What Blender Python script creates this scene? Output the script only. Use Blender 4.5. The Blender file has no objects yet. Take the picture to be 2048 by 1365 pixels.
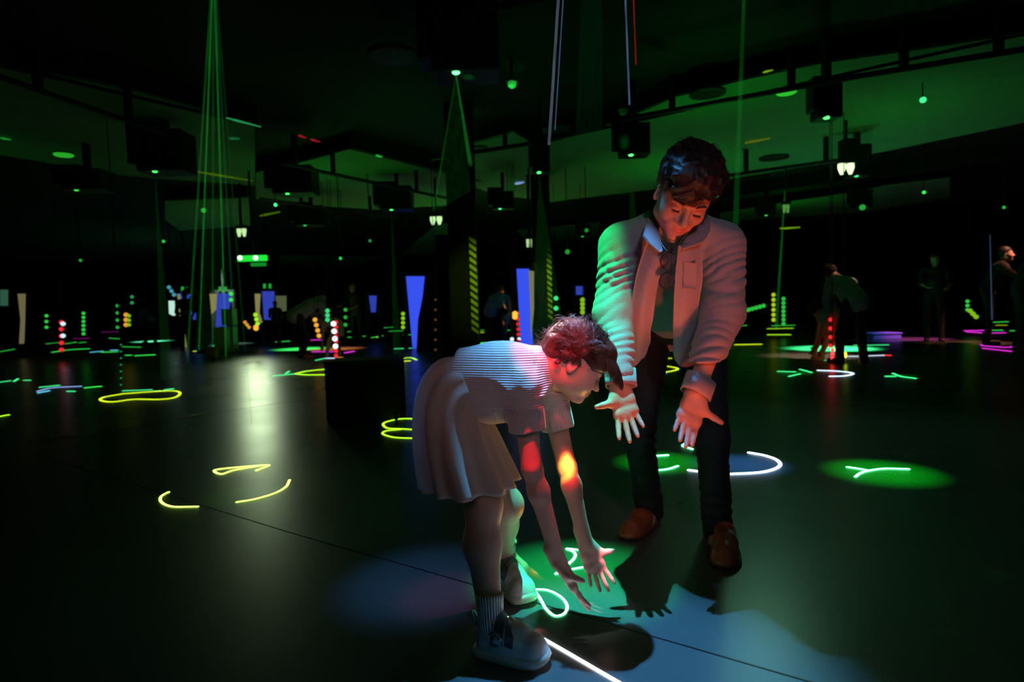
import bpy, math, random
import numpy as np
from mathutils import Vector, Matrix

# ---------------------------------------------------------------- camera
CAM_H = 0.90
FPX = 1250.0                       # focal length in pixels of a 2048 px wide frame
PITCH, ROLL = math.radians(3.1), math.radians(1.7)
sc = bpy.context.scene
col = sc.collection
fw = np.array([0, math.cos(PITCH), -math.sin(PITCH)])
u0 = np.array([0, math.sin(PITCH), math.cos(PITCH)])
r0 = np.array([1.0, 0, 0])
rt = math.cos(ROLL) * r0 - math.sin(ROLL) * u0
up = math.cos(ROLL) * u0 + math.sin(ROLL) * r0
camd = bpy.data.cameras.new('camera')
cam = bpy.data.objects.new('camera', camd)
col.objects.link(cam)
cam.matrix_world = Matrix(((rt[0], up[0], -fw[0], 0), (rt[1], up[1], -fw[1], 0), (rt[2], up[2], -fw[2], CAM_H), (0, 0, 0, 1)))
camd.sensor_width = 36.0
camd.lens = 36.0 * FPX / 2048.0
camd.clip_start = 0.05
camd.clip_end = 200
camd.dof.use_dof = True
camd.dof.focus_distance = 1.85
camd.dof.aperture_fstop = 3.2
sc.camera = cam
sc.view_settings.view_transform = 'Standard'
sc.view_settings.look = 'None'
sc.view_settings.gamma = 1.0
sc.view_settings.use_curve_mapping = False
sc.view_settings.exposure = 0.0
sc.cycles.sample_clamp_indirect = 3.0
sc.cycles.max_bounces = 8
world = bpy.data.worlds.new('world')
sc.world = world
world.use_nodes = True
world.node_tree.nodes['Background'].inputs[0].default_value = (0.1, 0.5, 0.2, 1)
world.node_tree.nodes['Background'].inputs[1].default_value = 0.0

def ray(px, py):
    return fw + (px - 1024) / FPX * rt + (682.5 - py) / FPX * up
def P(px, py, d):
    "the point seen at a pixel, d metres ahead"
    r = ray(px, py)
    return np.array([0, 0, CAM_H]) + r * (d / r[1])
def F(px, py, z=0.0):
    "the point of the horizontal plane z seen at a pixel"
    r = ray(px, py)
    return np.array([0, 0, CAM_H]) + r * ((z - CAM_H) / r[2])
CEIL = 3.4

# ---------------------------------------------------------------- lights
def spot(name, loc, target, color, power, deg, blend=0.6, radius=0.03):
    l = bpy.data.lights.new(name, 'SPOT')
    l.energy = power; l.color = color; l.spot_size = math.radians(deg); l.spot_blend = blend; l.shadow_soft_size = radius
    o = bpy.data.objects.new(name, l); col.objects.link(o)
    o.location = loc
    o.rotation_euler = (Vector(target) - Vector(loc)).to_track_quat('-Z', 'Y').to_euler()
    return o
def point(name, loc, color, power, radius=0.1):
    l = bpy.data.lights.new(name, 'POINT')
    l.energy = power; l.color = color; l.shadow_soft_size = radius
    o = bpy.data.objects.new(name, l); col.objects.link(o); o.location = loc
    return o
PROJ = (0.27, 1.62, 2.72)      # the projector right above the child
PROJ2 = (0.15, 2.05, 2.72)     # its twin above the man's hands
# scanning lasers over the pair: green and blue light straight down
spot('projector_green_light', PROJ2, F(1150, 1160), (.005, 1, .22), 850, 16, 1, .012)
spot('projector_blue_light', PROJ2, F(1260, 1335), (.10, .45, 1), 560, 24, .8, .012)
spot('projector_white_light', PROJ, P(1150, 670, 1.75), (1, .92, .98), 60, 10, .8, .012)
spot('projector_neck_light', PROJ, P(1084, 690, 1.74), (1, .85, .9), 330, 3.0, 1, .012)
spot('projector_red_light', PROJ, P(1085, 700, 1.70), (1, .03, .09), 260, 6, .6, .012)
spot('arm_flame_light', (.5, .2, 2.6), P(1134, 932, 1.77), (1, .50, .08), 2600, 1.3, .8, .006)
spot('arm_flame_red_light', (.5, .2, 2.6), P(1134, 940, 1.77), (1, .02, .03), 600, 2.2, 1, .006)
spot('arm_red_light', (.0, .3, 2.7), P(1062, 918, 1.62), (1, .0, .03), 380, 1.1, .1, .004)
spot('hand_rose_light', (.9, .6, 2.6), P(1209, 1112, 1.76), (1, .35, .5), 900, .9, .8, .004)
spot('finger_rose_light', (.9, .6, 2.6), P(1212, 1160, 1.75), (1, .4, .6), 900, .8, .8, .004)
# red light on the side of the child's head from a projector in front
spot('front_projector_red_light', (.05, .1, 2.75), P(1128, 655, 1.66), (1, .0, .02), 520, 4.2, .7, .01)
spot('added_rim_light', (-.7, 3.1, 2.7), P(1136, 668, 1.76), (1, .92, .96), 560, 5.0, .8, .01)  # unseen spot added to put a white rim on the hair
# unseen spots added near the floor, imitating warm bounce from the drawings
spot('face_warm_fill', (.64, 1.22, .08), P(1360, 500, 1.95), (1, .12, .03), 48, 36, 1, .06)
spot('hand_warm_fill', (.50, 1.05, .10), P(1315, 825, 1.86), (1, .10, .02), 26, 30, 1, .04)
spot('girl_warm_fill', (.34, 2.02, .06), P(1100, 800, 1.80), (1, .42, .12), 7, 80, 1, .05)
spot('front_fill_pink', (-.6, -1.6, 2.6), P(1110, 740, 1.70), (1, .50, .62), 50, 15, .9, .12)  # unseen pink fill added from behind the camera, no projector there
spot('front_fill_face', (.7, -1.2, 1.9), P(1172, 755, 1.66), (1, .40, .42), 75, 5.0, .9, .05)  # unseen fill added for the girl's face
spot('floor_fill_blue', (-.9, 1.0, 2.7), F(850, 1165), (.14, .38, 1), 150, 13, 1, .06)  # unseen spot added for the blue patch of floor
spot('front_fill_rose', (.6, -1.8, 2.6), P(1350, 560, 2.0), (.95, .75, 1), 72, 20, .9, .15)  # unseen fill added to brighten the man's shirt
spot('left_projector_green_light', (-1.6, 2.6, 2.7), P(1205, 470, 2.12), (.0, 1, .15), 34, 7, .9, .02)
spot('left_floor_green_light', (-.8, 2.6, .4), P(1290, 600, 2.0), (.0, 1, .2), 1.5, 30, .9, .02)
# unseen spots added to make the glow round the drawings
for _px, _py, _c, _p, _a in ((1765, 945, (.0, 1, .02), 900, 12), (1320, 925, (.0, 1, .02), 800, 11), (1480, 930, (.08, .30, 1), 650, 11), (1590, 746, (.0, 1, .03), 260, 10), (1690, 746, (.1, .25, 1), 120, 7), (1800, 752, (0, 1, .04), 180, 8), (490, 990, (.05, 1, .0), 50, 9), (800, 858, (.05, 1, 0), 60, 7), (900, 1190, (1, .12, .3), 60, 8)):
    _q = F(_px, _py); spot('drawing_pool_light', (_q[0], _q[1] + .3, 3.0), _q, _c, _p, _a, 1, .02)
# unseen upward spots added for the green wash on the ceiling
for _x, _y, _p in ((2.4, 7.6, 12), (5.2, 8.6, 7), (3.0, 11.5, 12), (-1.6, 9.5, 8), (-3.2, 11, 8), (.3, 8.0, 5), (-7.5, 9, 1.5), (7, 16, 12), (-.8, 16, 7)):
    spot('ceiling_green_wash', (_x, _y, 2.0), (_x, _y, 3.4), (.0, 1, .03), _p * 1.0, 150, 1, .15)
spot('far_lamp_light', P(503, 524, 20.0), F(500, 830), (.78, 1, .60), 190, 22, .9, .42)
spot('rear_soft_light', (2.6, 6.5, 3.1), F(1650, 980), (.35, 1, .62), 34, 80, 1, .3)  # unseen soft spot added for ambient light
spot('front_soft_light', (1.2, -1.0, 3.1), F(1300, 1100), (.5, 1, .8), 8, 80, 1, .3)  # another added ambient fill, from the camera side
# unseen spots added to brighten the people farther back
for _px, _py, _c, _p in ((1705, 700, (.06, 1, .3), 1500), (990, 690, (.08, 1, .15), 1500), (603, 700, (.05, 1, .15), 700), (675, 700, (1, .25, .08), 260), (1040, 695, (1, .35, .08), 300), (300, 684, (.15, 1, .5), 1000), (1672, 716, (1, .6, .4), 90), (1862, 680, (1, .1, .5), 110), (1990, 688, (1, .35, .2), 60), (455, 690, (.6, 1, .7), 260)):
    _q = F(_px, _py); spot('far_figure_light', (_q[0] + .4, _q[1] - 1.0, 3.1), (_q[0], _q[1], .8), _c, _p * 11, 26, .9, .1)

# light caught by the smoke detectors and the striped columns
for _px, _py in ((960, 52), (1024, 172), (1246, 226), (347, 282), (911, 392)):
    _q = F(_px, _py, CEIL - .05); spot('detector_green_light', (_q[0] - .2, _q[1] - 1.2, 1.9), _q, (.02, 1, .1), 150, 6, 1, .02)
for _q in (P(951, 560, 8.5), P(1101, 560, 12.0)):
    spot('column_light', (_q[0] + .3, _q[1] - 2.4, 3.0), (_q[0], _q[1], 1.2), (.55, 1, .1), 120, 24, 1, .05)
_q = P(1776, 680, 12.8); spot('box_blue_light', (_q[0], _q[1] - 1.2, 3.0), _q, (.1, .3, 1), 260, 24, 1, .05)


# ---------------------------------------------------------------- materials
def mat(name, color, rough=0.6, metal=0.0, bump=0.0, bscale=60.0, emit=None, es=0.0, sss=0.0, var=0.0, spec=0.5, sheen=0.0, coat=0.0):
    m = bpy.data.materials.new(name); m.use_nodes = True
    nt = m.node_tree; b = nt.nodes['Principled BSDF']
    b.inputs['Base Color'].default_value = (*color, 1); b.inputs['Roughness'].default_value = rough
    b.inputs['Metallic'].default_value = metal; b.inputs['Specular IOR Level'].default_value = spec
    if sheen: b.inputs['Sheen Weight'].default_value = sheen
    if coat: b.inputs['Coat Weight'].default_value = coat
    if sss:
        b.inputs['Subsurface Weight'].default_value = sss
        b.inputs['Subsurface Radius'].default_value = (1.0, 0.35, 0.2); b.inputs['Subsurface Scale'].default_value = 0.008
    if emit:
        b.inputs['Emission Color'].default_value = (*emit, 1); b.inputs['Emission Strength'].default_value = es
    tc = nt.nodes.new('ShaderNodeTexCoord')
    n = nt.nodes.new('ShaderNodeTexNoise'); n.inputs['Scale'].default_value = bscale; n.inputs['Detail'].default_value = 4
    nt.links.new(tc.outputs['Object'], n.inputs['Vector'])
    if bump:
        bp = nt.nodes.new('ShaderNodeBump'); bp.inputs['Strength'].default_value = bump; bp.inputs['Distance'].default_value = 0.004
        nt.links.new(n.outputs['Fac'], bp.inputs['Height']); nt.links.new(bp.outputs['Normal'], b.inputs['Normal'])
    mx = nt.nodes.new('ShaderNodeMixRGB'); mx.blend_type = 'MULTIPLY'
    mx.inputs['Color1'].default_value = (*color, 1)
    cr = nt.nodes.new('ShaderNodeValToRGB')
    v = max(var, 0.06)
    cr.color_ramp.elements[0].position = 0.3; cr.color_ramp.elements[1].position = 0.7
    cr.color_ramp.elements[0].color = (1 - v, 1 - v, 1 - v, 1)
    nt.links.new(n.outputs['Fac'], cr.inputs['Fac']); mx.inputs['Fac'].default_value = 1
    nt.links.new(cr.outputs['Color'], mx.inputs['Color2']); nt.links.new(mx.outputs['Color'], b.inputs['Base Color'])
    return m
def emat(name, color, s):
    m = bpy.data.materials.new(name); m.use_nodes = True
    nt = m.node_tree; nt.nodes.clear()
    e = nt.nodes.new('ShaderNodeEmission'); e.inputs[0].default_value = (*color, 1); e.inputs[1].default_value = s
    o = nt.nodes.new('ShaderNodeOutputMaterial'); nt.links.new(e.outputs[0], o.inputs[0])
    return m
def beam_mat(name, color, s):
    "light scattered by the thin haze inside a laser beam: it only adds light"
    m = bpy.data.materials.new(name); m.use_nodes = True
    nt = m.node_tree; nt.nodes.clear()
    e = nt.nodes.new('ShaderNodeEmission'); e.inputs[0].default_value = (*color, 1); e.inputs[1].default_value = s
    n = nt.nodes.new('ShaderNodeTexNoise'); n.inputs['Scale'].default_value = 9
    mm = nt.nodes.new('ShaderNodeMath'); mm.operation = 'MULTIPLY'; mm.inputs[1].default_value = s * 2
    nt.links.new(n.outputs['Fac'], mm.inputs[0]); nt.links.new(mm.outputs[0], e.inputs[1])
    t = nt.nodes.new('ShaderNodeBsdfTransparent'); a = nt.nodes.new('ShaderNodeAddShader')
    o = nt.nodes.new('ShaderNodeOutputMaterial')
    nt.links.new(e.outputs[0], a.inputs[0]); nt.links.new(t.outputs[0], a.inputs[1]); nt.links.new(a.outputs[0], o.inputs[0])
    return m
def attr_stripes(m, attr, freq, strength, dist):
    "ribs or creases that follow a coordinate stored on the mesh"
    nt = m.node_tree; b = nt.nodes['Principled BSDF']
    a = nt.nodes.new('ShaderNodeAttribute'); a.attribute_name = attr
    mu = nt.nodes.new('ShaderNodeMath'); mu.operation = 'MULTIPLY'; mu.inputs[1].default_value = freq * 2 * math.pi
    s = nt.nodes.new('ShaderNodeMath'); s.operation = 'SINE'
    bp = nt.nodes.new('ShaderNodeBump'); bp.inputs['Strength'].default_value = strength; bp.inputs['Distance'].default_value = dist
    nt.links.new(a.outputs['Fac'], mu.inputs[0]); nt.links.new(mu.outputs[0], s.inputs[0])
    nt.links.new(s.outputs[0], bp.inputs['Height']); nt.links.new(bp.outputs['Normal'], b.inputs['Normal'])
    return m

# ---------------------------------------------------------------- mesh helpers
def new_obj(name, verts, faces, material, parent=None, smooth=True, mats=None, midx=None, attrs=None):
    me = bpy.data.meshes.new(name)
    verts = np.asarray(verts, float)
    if isinstance(faces, np.ndarray):
        nf, k = faces.shape
        me.vertices.add(len(verts)); me.vertices.foreach_set('co', verts.ravel())
        me.loops.add(nf * k); me.loops.foreach_set('vertex_index', faces.ravel().astype(np.int32))
        me.polygons.add(nf); me.polygons.foreach_set('loop_start', (np.arange(nf) * k).astype(np.int32))
        me.update(calc_edges=True); me.validate()
    else:
        me.from_pydata([tuple(v) for v in verts], [], faces); me.update()
    for m in (mats or [material]): me.materials.append(m)
    if midx is not None and len(me.polygons) == len(midx): me.polygons.foreach_set('material_index', np.asarray(midx, np.int32))
    if smooth: me.polygons.foreach_set('use_smooth', np.ones(len(me.polygons), bool))
    if attrs:
        for k_, v_ in attrs.items():
            if len(me.vertices) == len(v_):
                a = me.attributes.new(k_, 'FLOAT', 'POINT'); a.data.foreach_set('value', np.asarray(v_, np.float32))
    o = bpy.data.objects.new(name, me); col.objects.link(o)
    if parent is not None:
        o.parent = parent
        o.matrix_parent_inverse = parent.matrix_basis.inverted()
    return o
def tag(o, label=None, cat=None, group=None, kind=None):
    if label: o['label'] = label
    if cat: o['category'] = cat
    if group: o['group'] = group
    if kind: o['kind'] = kind
    return o
def empty(name, loc, label, cat, group=None):
    o = bpy.data.objects.new(name, None); col.objects.link(o); o.location = loc; o.empty_display_size = 0.1
    return tag(o, label, cat, group)

class MB:
    "collects boxes, tubes, lathes into one mesh"
    def __init__(s): s.v = []; s.f = []
    def add(s, v, f):
        n = len(s.v); s.v += [tuple(map(float, p)) for p in v]; s.f += [tuple(i + n for i in q) for q in f]; return s
    def box(s, c, h, R=None, bev=0.0):
        c = np.array(c, float); h = np.array(h, float); R = np.eye(3) if R is None else np.asarray(R)
        b = min(bev, min(h) * 0.45)
        if b <= 0:
            vs = [c + R @ (h * np.array(k)) for k in [(x, y, z) for x in (-1, 1) for y in (-1, 1) for z in (-1, 1)]]
            s.add(vs, [(0, 1, 3, 2), (4, 6, 7, 5), (0, 4, 5, 1), (2, 3, 7, 6), (0, 2, 6, 4), (1, 5, 7, 3)])
            return s
        pts = []; idx = {}
        for x in (-1, 1):
            for y in (-1, 1):
                for z in (-1, 1):
                    for a in range(3):
                        q = h - b; q = q.copy(); q[a] = h[a]
                        idx[(x, y, z, a)] = len(pts); pts.append(c + R @ (q * np.array((x, y, z))))
        fs = []
        for a in range(3):
            b1, c1 = [k for k in range(3) if k != a]
            for sg in (-1, 1):
                def kk(u, v):
                    t = [0, 0, 0]; t[a] = sg; t[b1] = u; t[c1] = v; return idx[(*t, a)]
                fs.append((kk(-1, -1), kk(1, -1), kk(1, 1), kk(-1, 1)))
        for a in range(3):
            for b1 in range(a + 1, 3):
                c1 = 3 - a - b1
                for sa in (-1, 1):
                    for sb in (-1, 1):
                        def kk(v, w):
                            t = [0, 0, 0]; t[a] = sa; t[b1] = sb; t[c1] = v; return idx[(*t, w)]
                        fs.append((kk(-1, a), kk(1, a), kk(1, b1), kk(-1, b1)))
        for x in (-1, 1):
            for y in (-1, 1):
                for z in (-1, 1): fs.append(tuple(idx[(x, y, z, a)] for a in range(3)))
        return s.add(pts, fs)
    def tube(s, pts, r, n=8, cap=True, flat=None):
        pts = [np.array(p, float) for p in pts]; m = len(pts)
        rr = r if hasattr(r, '__len__') else [r] * m
        vs = []; prev = None
        for i, p in enumerate(pts):
            t = pts[min(i + 1, m - 1)] - pts[max(i - 1, 0)]; t = t / (np.linalg.norm(t) + 1e-12)
            if prev is None:
                a = np.array([0, 0, 1.0]) if abs(t[2]) < 0.9 else np.array([1.0, 0, 0])
            else: a = prev
            x = a - t * a.dot(t); x /= np.linalg.norm(x) + 1e-12; prev = x; y = np.cross(t, x)
            for k in range(n):
                th = 2 * math.pi * k / n
                vs.append(p + rr[i] * (math.cos(th) * x * (flat if flat else 1) + math.sin(th) * y))
        fs = [(i * n + k, i * n + (k + 1) % n, (i + 1) * n + (k + 1) % n, (i + 1) * n + k) for i in range(m - 1) for k in range(n)]
        if cap: fs += [tuple(range(n - 1, -1, -1)), tuple((m - 1) * n + k for k in range(n))]
        return s.add(vs, fs)
    def lathe(s, c, prof, axis=(0, 0, 1), n=24):
        c = np.array(c, float); ax = np.array(axis, float); ax /= np.linalg.norm(ax)
        a = np.array([1.0, 0, 0]) if abs(ax[0]) < 0.9 else np.array([0, 1.0, 0])
        x = np.cross(ax, a); x /= np.linalg.norm(x); y = np.cross(ax, x)
        vs = [c + ax * z + r * (math.cos(2 * math.pi * k / n) * x + math.sin(2 * math.pi * k / n) * y) for (r, z) in prof for k in range(n)]
        m = len(prof)
        fs = [(i * n + k, i * n + (k + 1) % n, (i + 1) * n + (k + 1) % n, (i + 1) * n + k) for i in range(m - 1) for k in range(n)]
        fs += [tuple(range(n - 1, -1, -1)), tuple((m - 1) * n + k for k in range(n))]
        return s.add(vs, fs)
    def prism(s, poly, off):
        "a polygon in 3-D given thickness along off"
        poly = [np.array(p, float) for p in poly]; off = np.array(off, float); n = len(poly)
        vs = poly + [p + off for p in poly]
        fs = [tuple(range(n)), tuple(range(2 * n - 1, n - 1, -1))] + [(i, i + n, (i + 1) % n + n, (i + 1) % n) for i in range(n)]
        return s.add(vs, fs)
    def build(s, name, m, parent=None, smooth=False):
        return new_obj(name, s.v, s.f, m, parent, smooth)
def cr(pts, n=8):
    "Catmull-Rom through points"
    p = [np.array(q, float) for q in pts]
    if len(p) < 3: return [p[0] + (p[-1] - p[0]) * t / n for t in range(n + 1)]
    p = [2 * p[0] - p[1]] + p + [2 * p[-1] - p[-2]]; out = []
    for i in range(1, len(p) - 2):
        for k in range(n):
            t = k / n
            out.append(0.5 * (2 * p[i] + (p[i + 1] - p[i - 1]) * t + (2 * p[i - 1] - 5 * p[i] + 4 * p[i + 1] - p[i + 2]) * t * t + (3 * p[i] - p[i - 1] - 3 * p[i + 1] + p[i + 2]) * t ** 3))
    return out + [p[-2]]

# ---------------------------------------------------------------- implicit surfaces
def nrm(v): v = np.asarray(v, float); return v / (np.linalg.norm(v) + 1e-12)
def frame(y, z):
    "columns x, y, z with y forward kept and z made square to it"
    y = nrm(y); x = nrm(np.cross(y, z)); z = np.cross(x, y)
    return np.stack([x, y, z], 1)
class SDF:
    def __init__(s): s.p = []; s.disp = None
    def _a(s, fn, k, op, g=0): s.p.append((fn, k, op)); return s
    def cap(s, a, b, ra, rb=None, k=0.02, op='u', flat=None, fs=1.0):
        a = np.array(a, float); b = np.array(b, float); rb = ra if rb is None else rb
        ba = b - a; L2 = ba.dot(ba) + 1e-12
        fl = None if flat is None else nrm(flat)
        def fn(p):
            q = p - a; t = np.clip(q @ ba / L2, 0, 1); q = q - t[:, None] * ba
            if fl is not None:
                q = q + np.outer(q @ fl, fl) * (fs - 1)
                return (np.sqrt((q * q).sum(1)) - (ra + (rb - ra) * t)) / (fs if fs > 1.3 else 1.0) * 1.0
            return np.sqrt((q * q).sum(1)) - (ra + (rb - ra) * t)
        return s._a(fn, k, op)
    def ell(s, c, r, R=None, k=0.02, op='u'):
        c = np.array(c, float); r = np.array(r, float); R = np.eye(3) if R is None else R
        def fn(p):
            q = (p - c) @ R; k0 = np.sqrt(((q / r) ** 2).sum(1)); k1 = np.sqrt(((q / (r * r)) ** 2).sum(1)) + 1e-9
            return k0 * (k0 - 1) / k1
        return s._a(fn, k, op)
    def box(s, c, h, R=None, rd=0.01, k=0.01, op='u'):
        c = np.array(c, float); h = np.array(h, float) - rd; R = np.eye(3) if R is None else R
        def fn(p):
            q = np.abs((p - c) @ R) - h
            return np.sqrt((np.maximum(q, 0) ** 2).sum(1)) + np.minimum(q.max(1), 0) - rd
        return s._a(fn, k, op)
    def ev(s, p, prims=None):
        d = None
        for fn, k, op in (s.p if prims is None else prims):
            v = fn(p)
            if d is None:
                d = v if op == 'u' else np.full(len(p), 9.0)
                if op == 'u': continue
            if op == 'u':
                h = np.maximum(k - np.abs(d - v), 0) / k; d = np.minimum(d, v) - h * h * k / 4
            elif op == 's':
                v = -v; h = np.maximum(k - np.abs(d - v), 0) / k; d = np.maximum(d, v) + h * h * k / 4
            else:
                h = np.maximum(k - np.abs(d - v), 0) / k; d = np.maximum(d, v) + h * h * k / 4
        if s.disp is not None: d = d + s.disp(p, d)
        return d
    def mesh(s, lo, hi, h, N=16):
        lo = np.array(lo, float); hi = np.array(hi, float); nb = np.ceil((hi - lo) / (h * N)).astype(int)
        hd = h * (N + 2) * 0.87; G = np.int64(4000)
        VI, VP, FQ = [], [], []
        ii = np.arange(-1, N + 1); gx, gy, gz = np.meshgrid(ii, ii, ii, indexing='ij'); M = N + 2
        bi = np.array([(a, b, c) for a in range(nb[0]) for b in range(nb[1]) for c in range(nb[2])])
        cen = lo + (bi + 0.5) * h * N
        DC = np.stack([fn(cen) for fn, k, op in s.p], 1)
        isu = np.array([op == 'u' for _, _, op in s.p]); ks = np.array([k for _, k, _ in s.p])
        dm = np.where(isu, DC, 9e9).min(1)
        for bidx in np.nonzero(dm < hd * 1.25 + 0.03)[0]:
            act = [pr for pr, dc, k, u in zip(s.p, DC[bidx], ks, isu) if dc < hd * 1.3 + k + 0.03]
            if not any(a[2] == 'u' for a in act): continue
            b = bi[bidx]; o = lo + b * h * N
            pts = np.stack([gx.ravel(), gy.ravel(), gz.ravel()], 1) * h + o
            if not isu.all():
                act = [pr for pr, dc, k, u in zip(s.p, DC[bidx], ks, isu) if dc < hd * 1.3 + k + 0.03 or pr[2] == 'i']
            V = s.ev(pts, act).reshape(M, M, M)
            ins = V < 0
            if ins.all() or not ins.any(): continue
            acc = np.zeros((M - 1, M - 1, M - 1, 3)); cnt = np.zeros((M - 1, M - 1, M - 1))
            for ax in range(3):
                for u in (0, 1):
                    for w in (0, 1):
                        offs0 = [0, 0, 0]; o1, o2 = [k for k in range(3) if k != ax]; offs0[o1] = u; offs0[o2] = w
                        offs1 = list(offs0); offs1[ax] = 1
                        A = V[offs0[0]:offs0[0] + M - 1, offs0[1]:offs0[1] + M - 1, offs0[2]:offs0[2] + M - 1]
                        B = V[offs1[0]:offs1[0] + M - 1, offs1[1]:offs1[1] + M - 1, offs1[2]:offs1[2] + M - 1]
                        c = (A < 0) != (B < 0)
                        t = np.where(c, A / np.where(c, A - B, 1), 0)
                        cnt += c
                        acc[..., ax] += np.where(c, t, 0); acc[..., o1] += c * u; acc[..., o2] += c * w
            cells = np.nonzero(cnt > 0)
            ci = np.stack(cells, 1)
            pos = (ci - 1 + acc[cells] / cnt[cells][:, None]) * h + o
            gi = ci - 1 + b * N + 1
            VI.append((gi[:, 0] * G + gi[:, 1]) * G + gi[:, 2]); VP.append(pos)
            for ax in range(3):
                o1, o2 = [(1, 2), (2, 0), (0, 1)][ax]
                sl = [slice(1, M - 1)] * 3; A = V[tuple(sl)]; sl2 = list(sl); sl2[ax] = slice(2, M); B = V[tuple(sl2)]
                c = (A < 0) != (B < 0)
                q = np.stack(np.nonzero(c), 1)
                if not len(q): continue
                flip = A[c] >= 0
                base = q + b * N + 1
                ids = []
                for du, dw in ((0, 0), (-1, 0), (-1, -1), (0, -1)):
                    t = base.copy(); t[:, o1] += du; t[:, o2] += dw
                    ids.append((t[:, 0] * G + t[:, 1]) * G + t[:, 2])
                ids = np.stack(ids, 1); ids[flip] = ids[flip][:, ::-1]
                FQ.append(ids)
        if not VI: return np.zeros((0, 3)), np.zeros((0, 4), int)
        VI = np.concatenate(VI); VP = np.concatenate(VP); FQ = np.concatenate(FQ)
        uq, first = np.unique(VI, return_index=True); vp = VP[first]
        f = np.searchsorted(uq, FQ); f = np.clip(f, 0, len(uq) - 1)
        ok = (uq[f] == FQ).all(1)
        return vp, f[ok]
def smooth_verts(v, f, it=2, lam=0.5):
    for _ in range(it):
        s = np.zeros_like(v); c = np.zeros(len(v))
        for a, b in ((0, 1), (1, 2), (2, 3), (3, 0)):
            np.add.at(s, f[:, a], v[f[:, b]]); np.add.at(s, f[:, b], v[f[:, a]])
            np.add.at(c, f[:, a], 1); np.add.at(c, f[:, b], 1)
        v = v * (1 - lam) + lam * s / np.maximum(c, 1)[:, None]
    return v
def snoise(p, freq, seed, n=7):
    rg = np.random.RandomState(seed); out = np.zeros(len(p))
    for i in range(n):
        k = rg.normal(size=3); k *= freq * (0.6 + 0.9 * rg.rand()) / np.linalg.norm(k)
        out += np.sin(p @ k * 6.28 + rg.rand() * 6.28 + 1.3 * np.sin(p @ np.roll(k, 1) * 4.1 + rg.rand() * 6))
    return out / n

# ---------------------------------------------------------------- anatomy
def add_head(S, C, R, s, child=False):
    "R columns: right, forward, up; s scales an adult head"
    def T(x, y, z): return np.asarray(C) + R @ (np.array([x, y, z]) * s)
    def E(c, r, k=0.012, op='u', rot=None): S.ell(T(*c), np.array(r) * s, R if rot is None else R @ rot, k * s, op)
    def K(a, b, ra, rb=None, k=0.01, op='u'): S.cap(T(*a), T(*b), ra * s, (ra if rb is None else rb) * s, k * s, op)
    E((0, -.018, .040), (.077, .096, .082))
    E((0, .026, .000), (.067, .066, .072), .03)
    if child:
        E((0, .020, -.040), (.055, .066, .058), .03)
        K((-.036, .010, -.062), (0, .066, -.088), .026, .016, .02); K((.036, .010, -.062), (0, .066, -.088), .026, .016, .02)
        E((0, .083, -.088), (.016, .013, .013), .012)
        for sx in (-1, 1): E((sx * .036, .058, -.035), (.028, .030, .030), .022)
        E((0, .071, -.057), (.030, .024, .024), .018)
        K((0, .086, .004), (0, .105, -.024), .0068, .0082, .012); E((0, .108, -.028), (.0095, .0095, .0078), .008)
        for sx in (-1, 1): E((sx * .010, .092, -.031), (.007, .008, .006), .008)
    else:
        E((0, .022, -.040), (.058, .066, .070), .03)
        K((-.046, .002, -.070), (0, .064, -.100), .022, .018, .02); K((.046, .002, -.070), (0, .064, -.100), .022, .018, .02)
        E((0, .078, -.102), (.021, .015, .015), .016)
        for sx in (-1, 1): E((sx * .040, .058, -.026), (.024, .026, .024), .02)
        E((0, .070, -.062), (.034, .027, .028), .02)
        K((0, .086, .012), (0, .112, -.026), .0085, .0105, .014); E((0, .113, -.031), (.012, .011, .010), .01)
        for sx in (-1, 1):
            E((sx * .013, .100, -.033), (.008, .010, .007), .008)
            K((sx * .022, .094, -.030), (sx * .034, .078, -.062), .0045, .003, .012)
    for sx in (-1, 1):
        K((sx * .014, .087, .022), (sx * .044, .074, .024), .0085 if not child else .006, .006, .014)      # brow ridge
        E((sx * .033, .094, .002), (.019, .013, .011), .014, 's')                                          # socket
        E((sx * .033, .074, .000), (.0155, .0150, .0135), .003)                                             # lid over the eye
        K((sx * .020, .0885, -.006), (sx * .045, .082, -.005), .0016, .0012, .004)                            # lower lid edge
        K((sx * .008, .100, -.038), (sx * .012, .096, -.037), .0032, .003, .003, 's')                        # nostril
        ro = np.array(Matrix.Rotation(-sx * 0.45, 3, 'Z') @ Matrix.Rotation(0.15, 3, 'X'))
        E((sx * .078, -.010, -.004), (.0075, .019, .031), .006, 'u', ro)
        E((sx * .085, -.006, -.001), (.0060, .0115, .020), .005, 's', ro)
        E((sx * .080, -.008, .004), (.004, .006, .010), .004, 'u', ro)
        E((sx * .077, -.004, -.030), (.006, .009, .009), .006)
    ly = .093 if not child else .0965
    lz = -.058 if not child else -.052
    K((-.019, ly - .009, lz - .001), (-.005, ly, lz + .0015), .003, .0042, .005); K((.019, ly - .009, lz - .001), (.005, ly, lz + .0015), .003, .0042, .005)
    K((-.017, ly - .010, lz - .007), (0, ly - .002, lz - .010), .003, .0052, .005); K((.017, ly - .010, lz - .007), (0, ly - .002, lz - .010), .003, .0052, .005)
    K((-.023, ly - .006, lz - .0042), (0, ly + .005, lz - .004), .0013, .0015, .003, 's'); K((.023, ly - .006, lz - .0042), (0, ly + .005, lz - .004), .0013, .0015, .003, 's')
    return T
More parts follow.
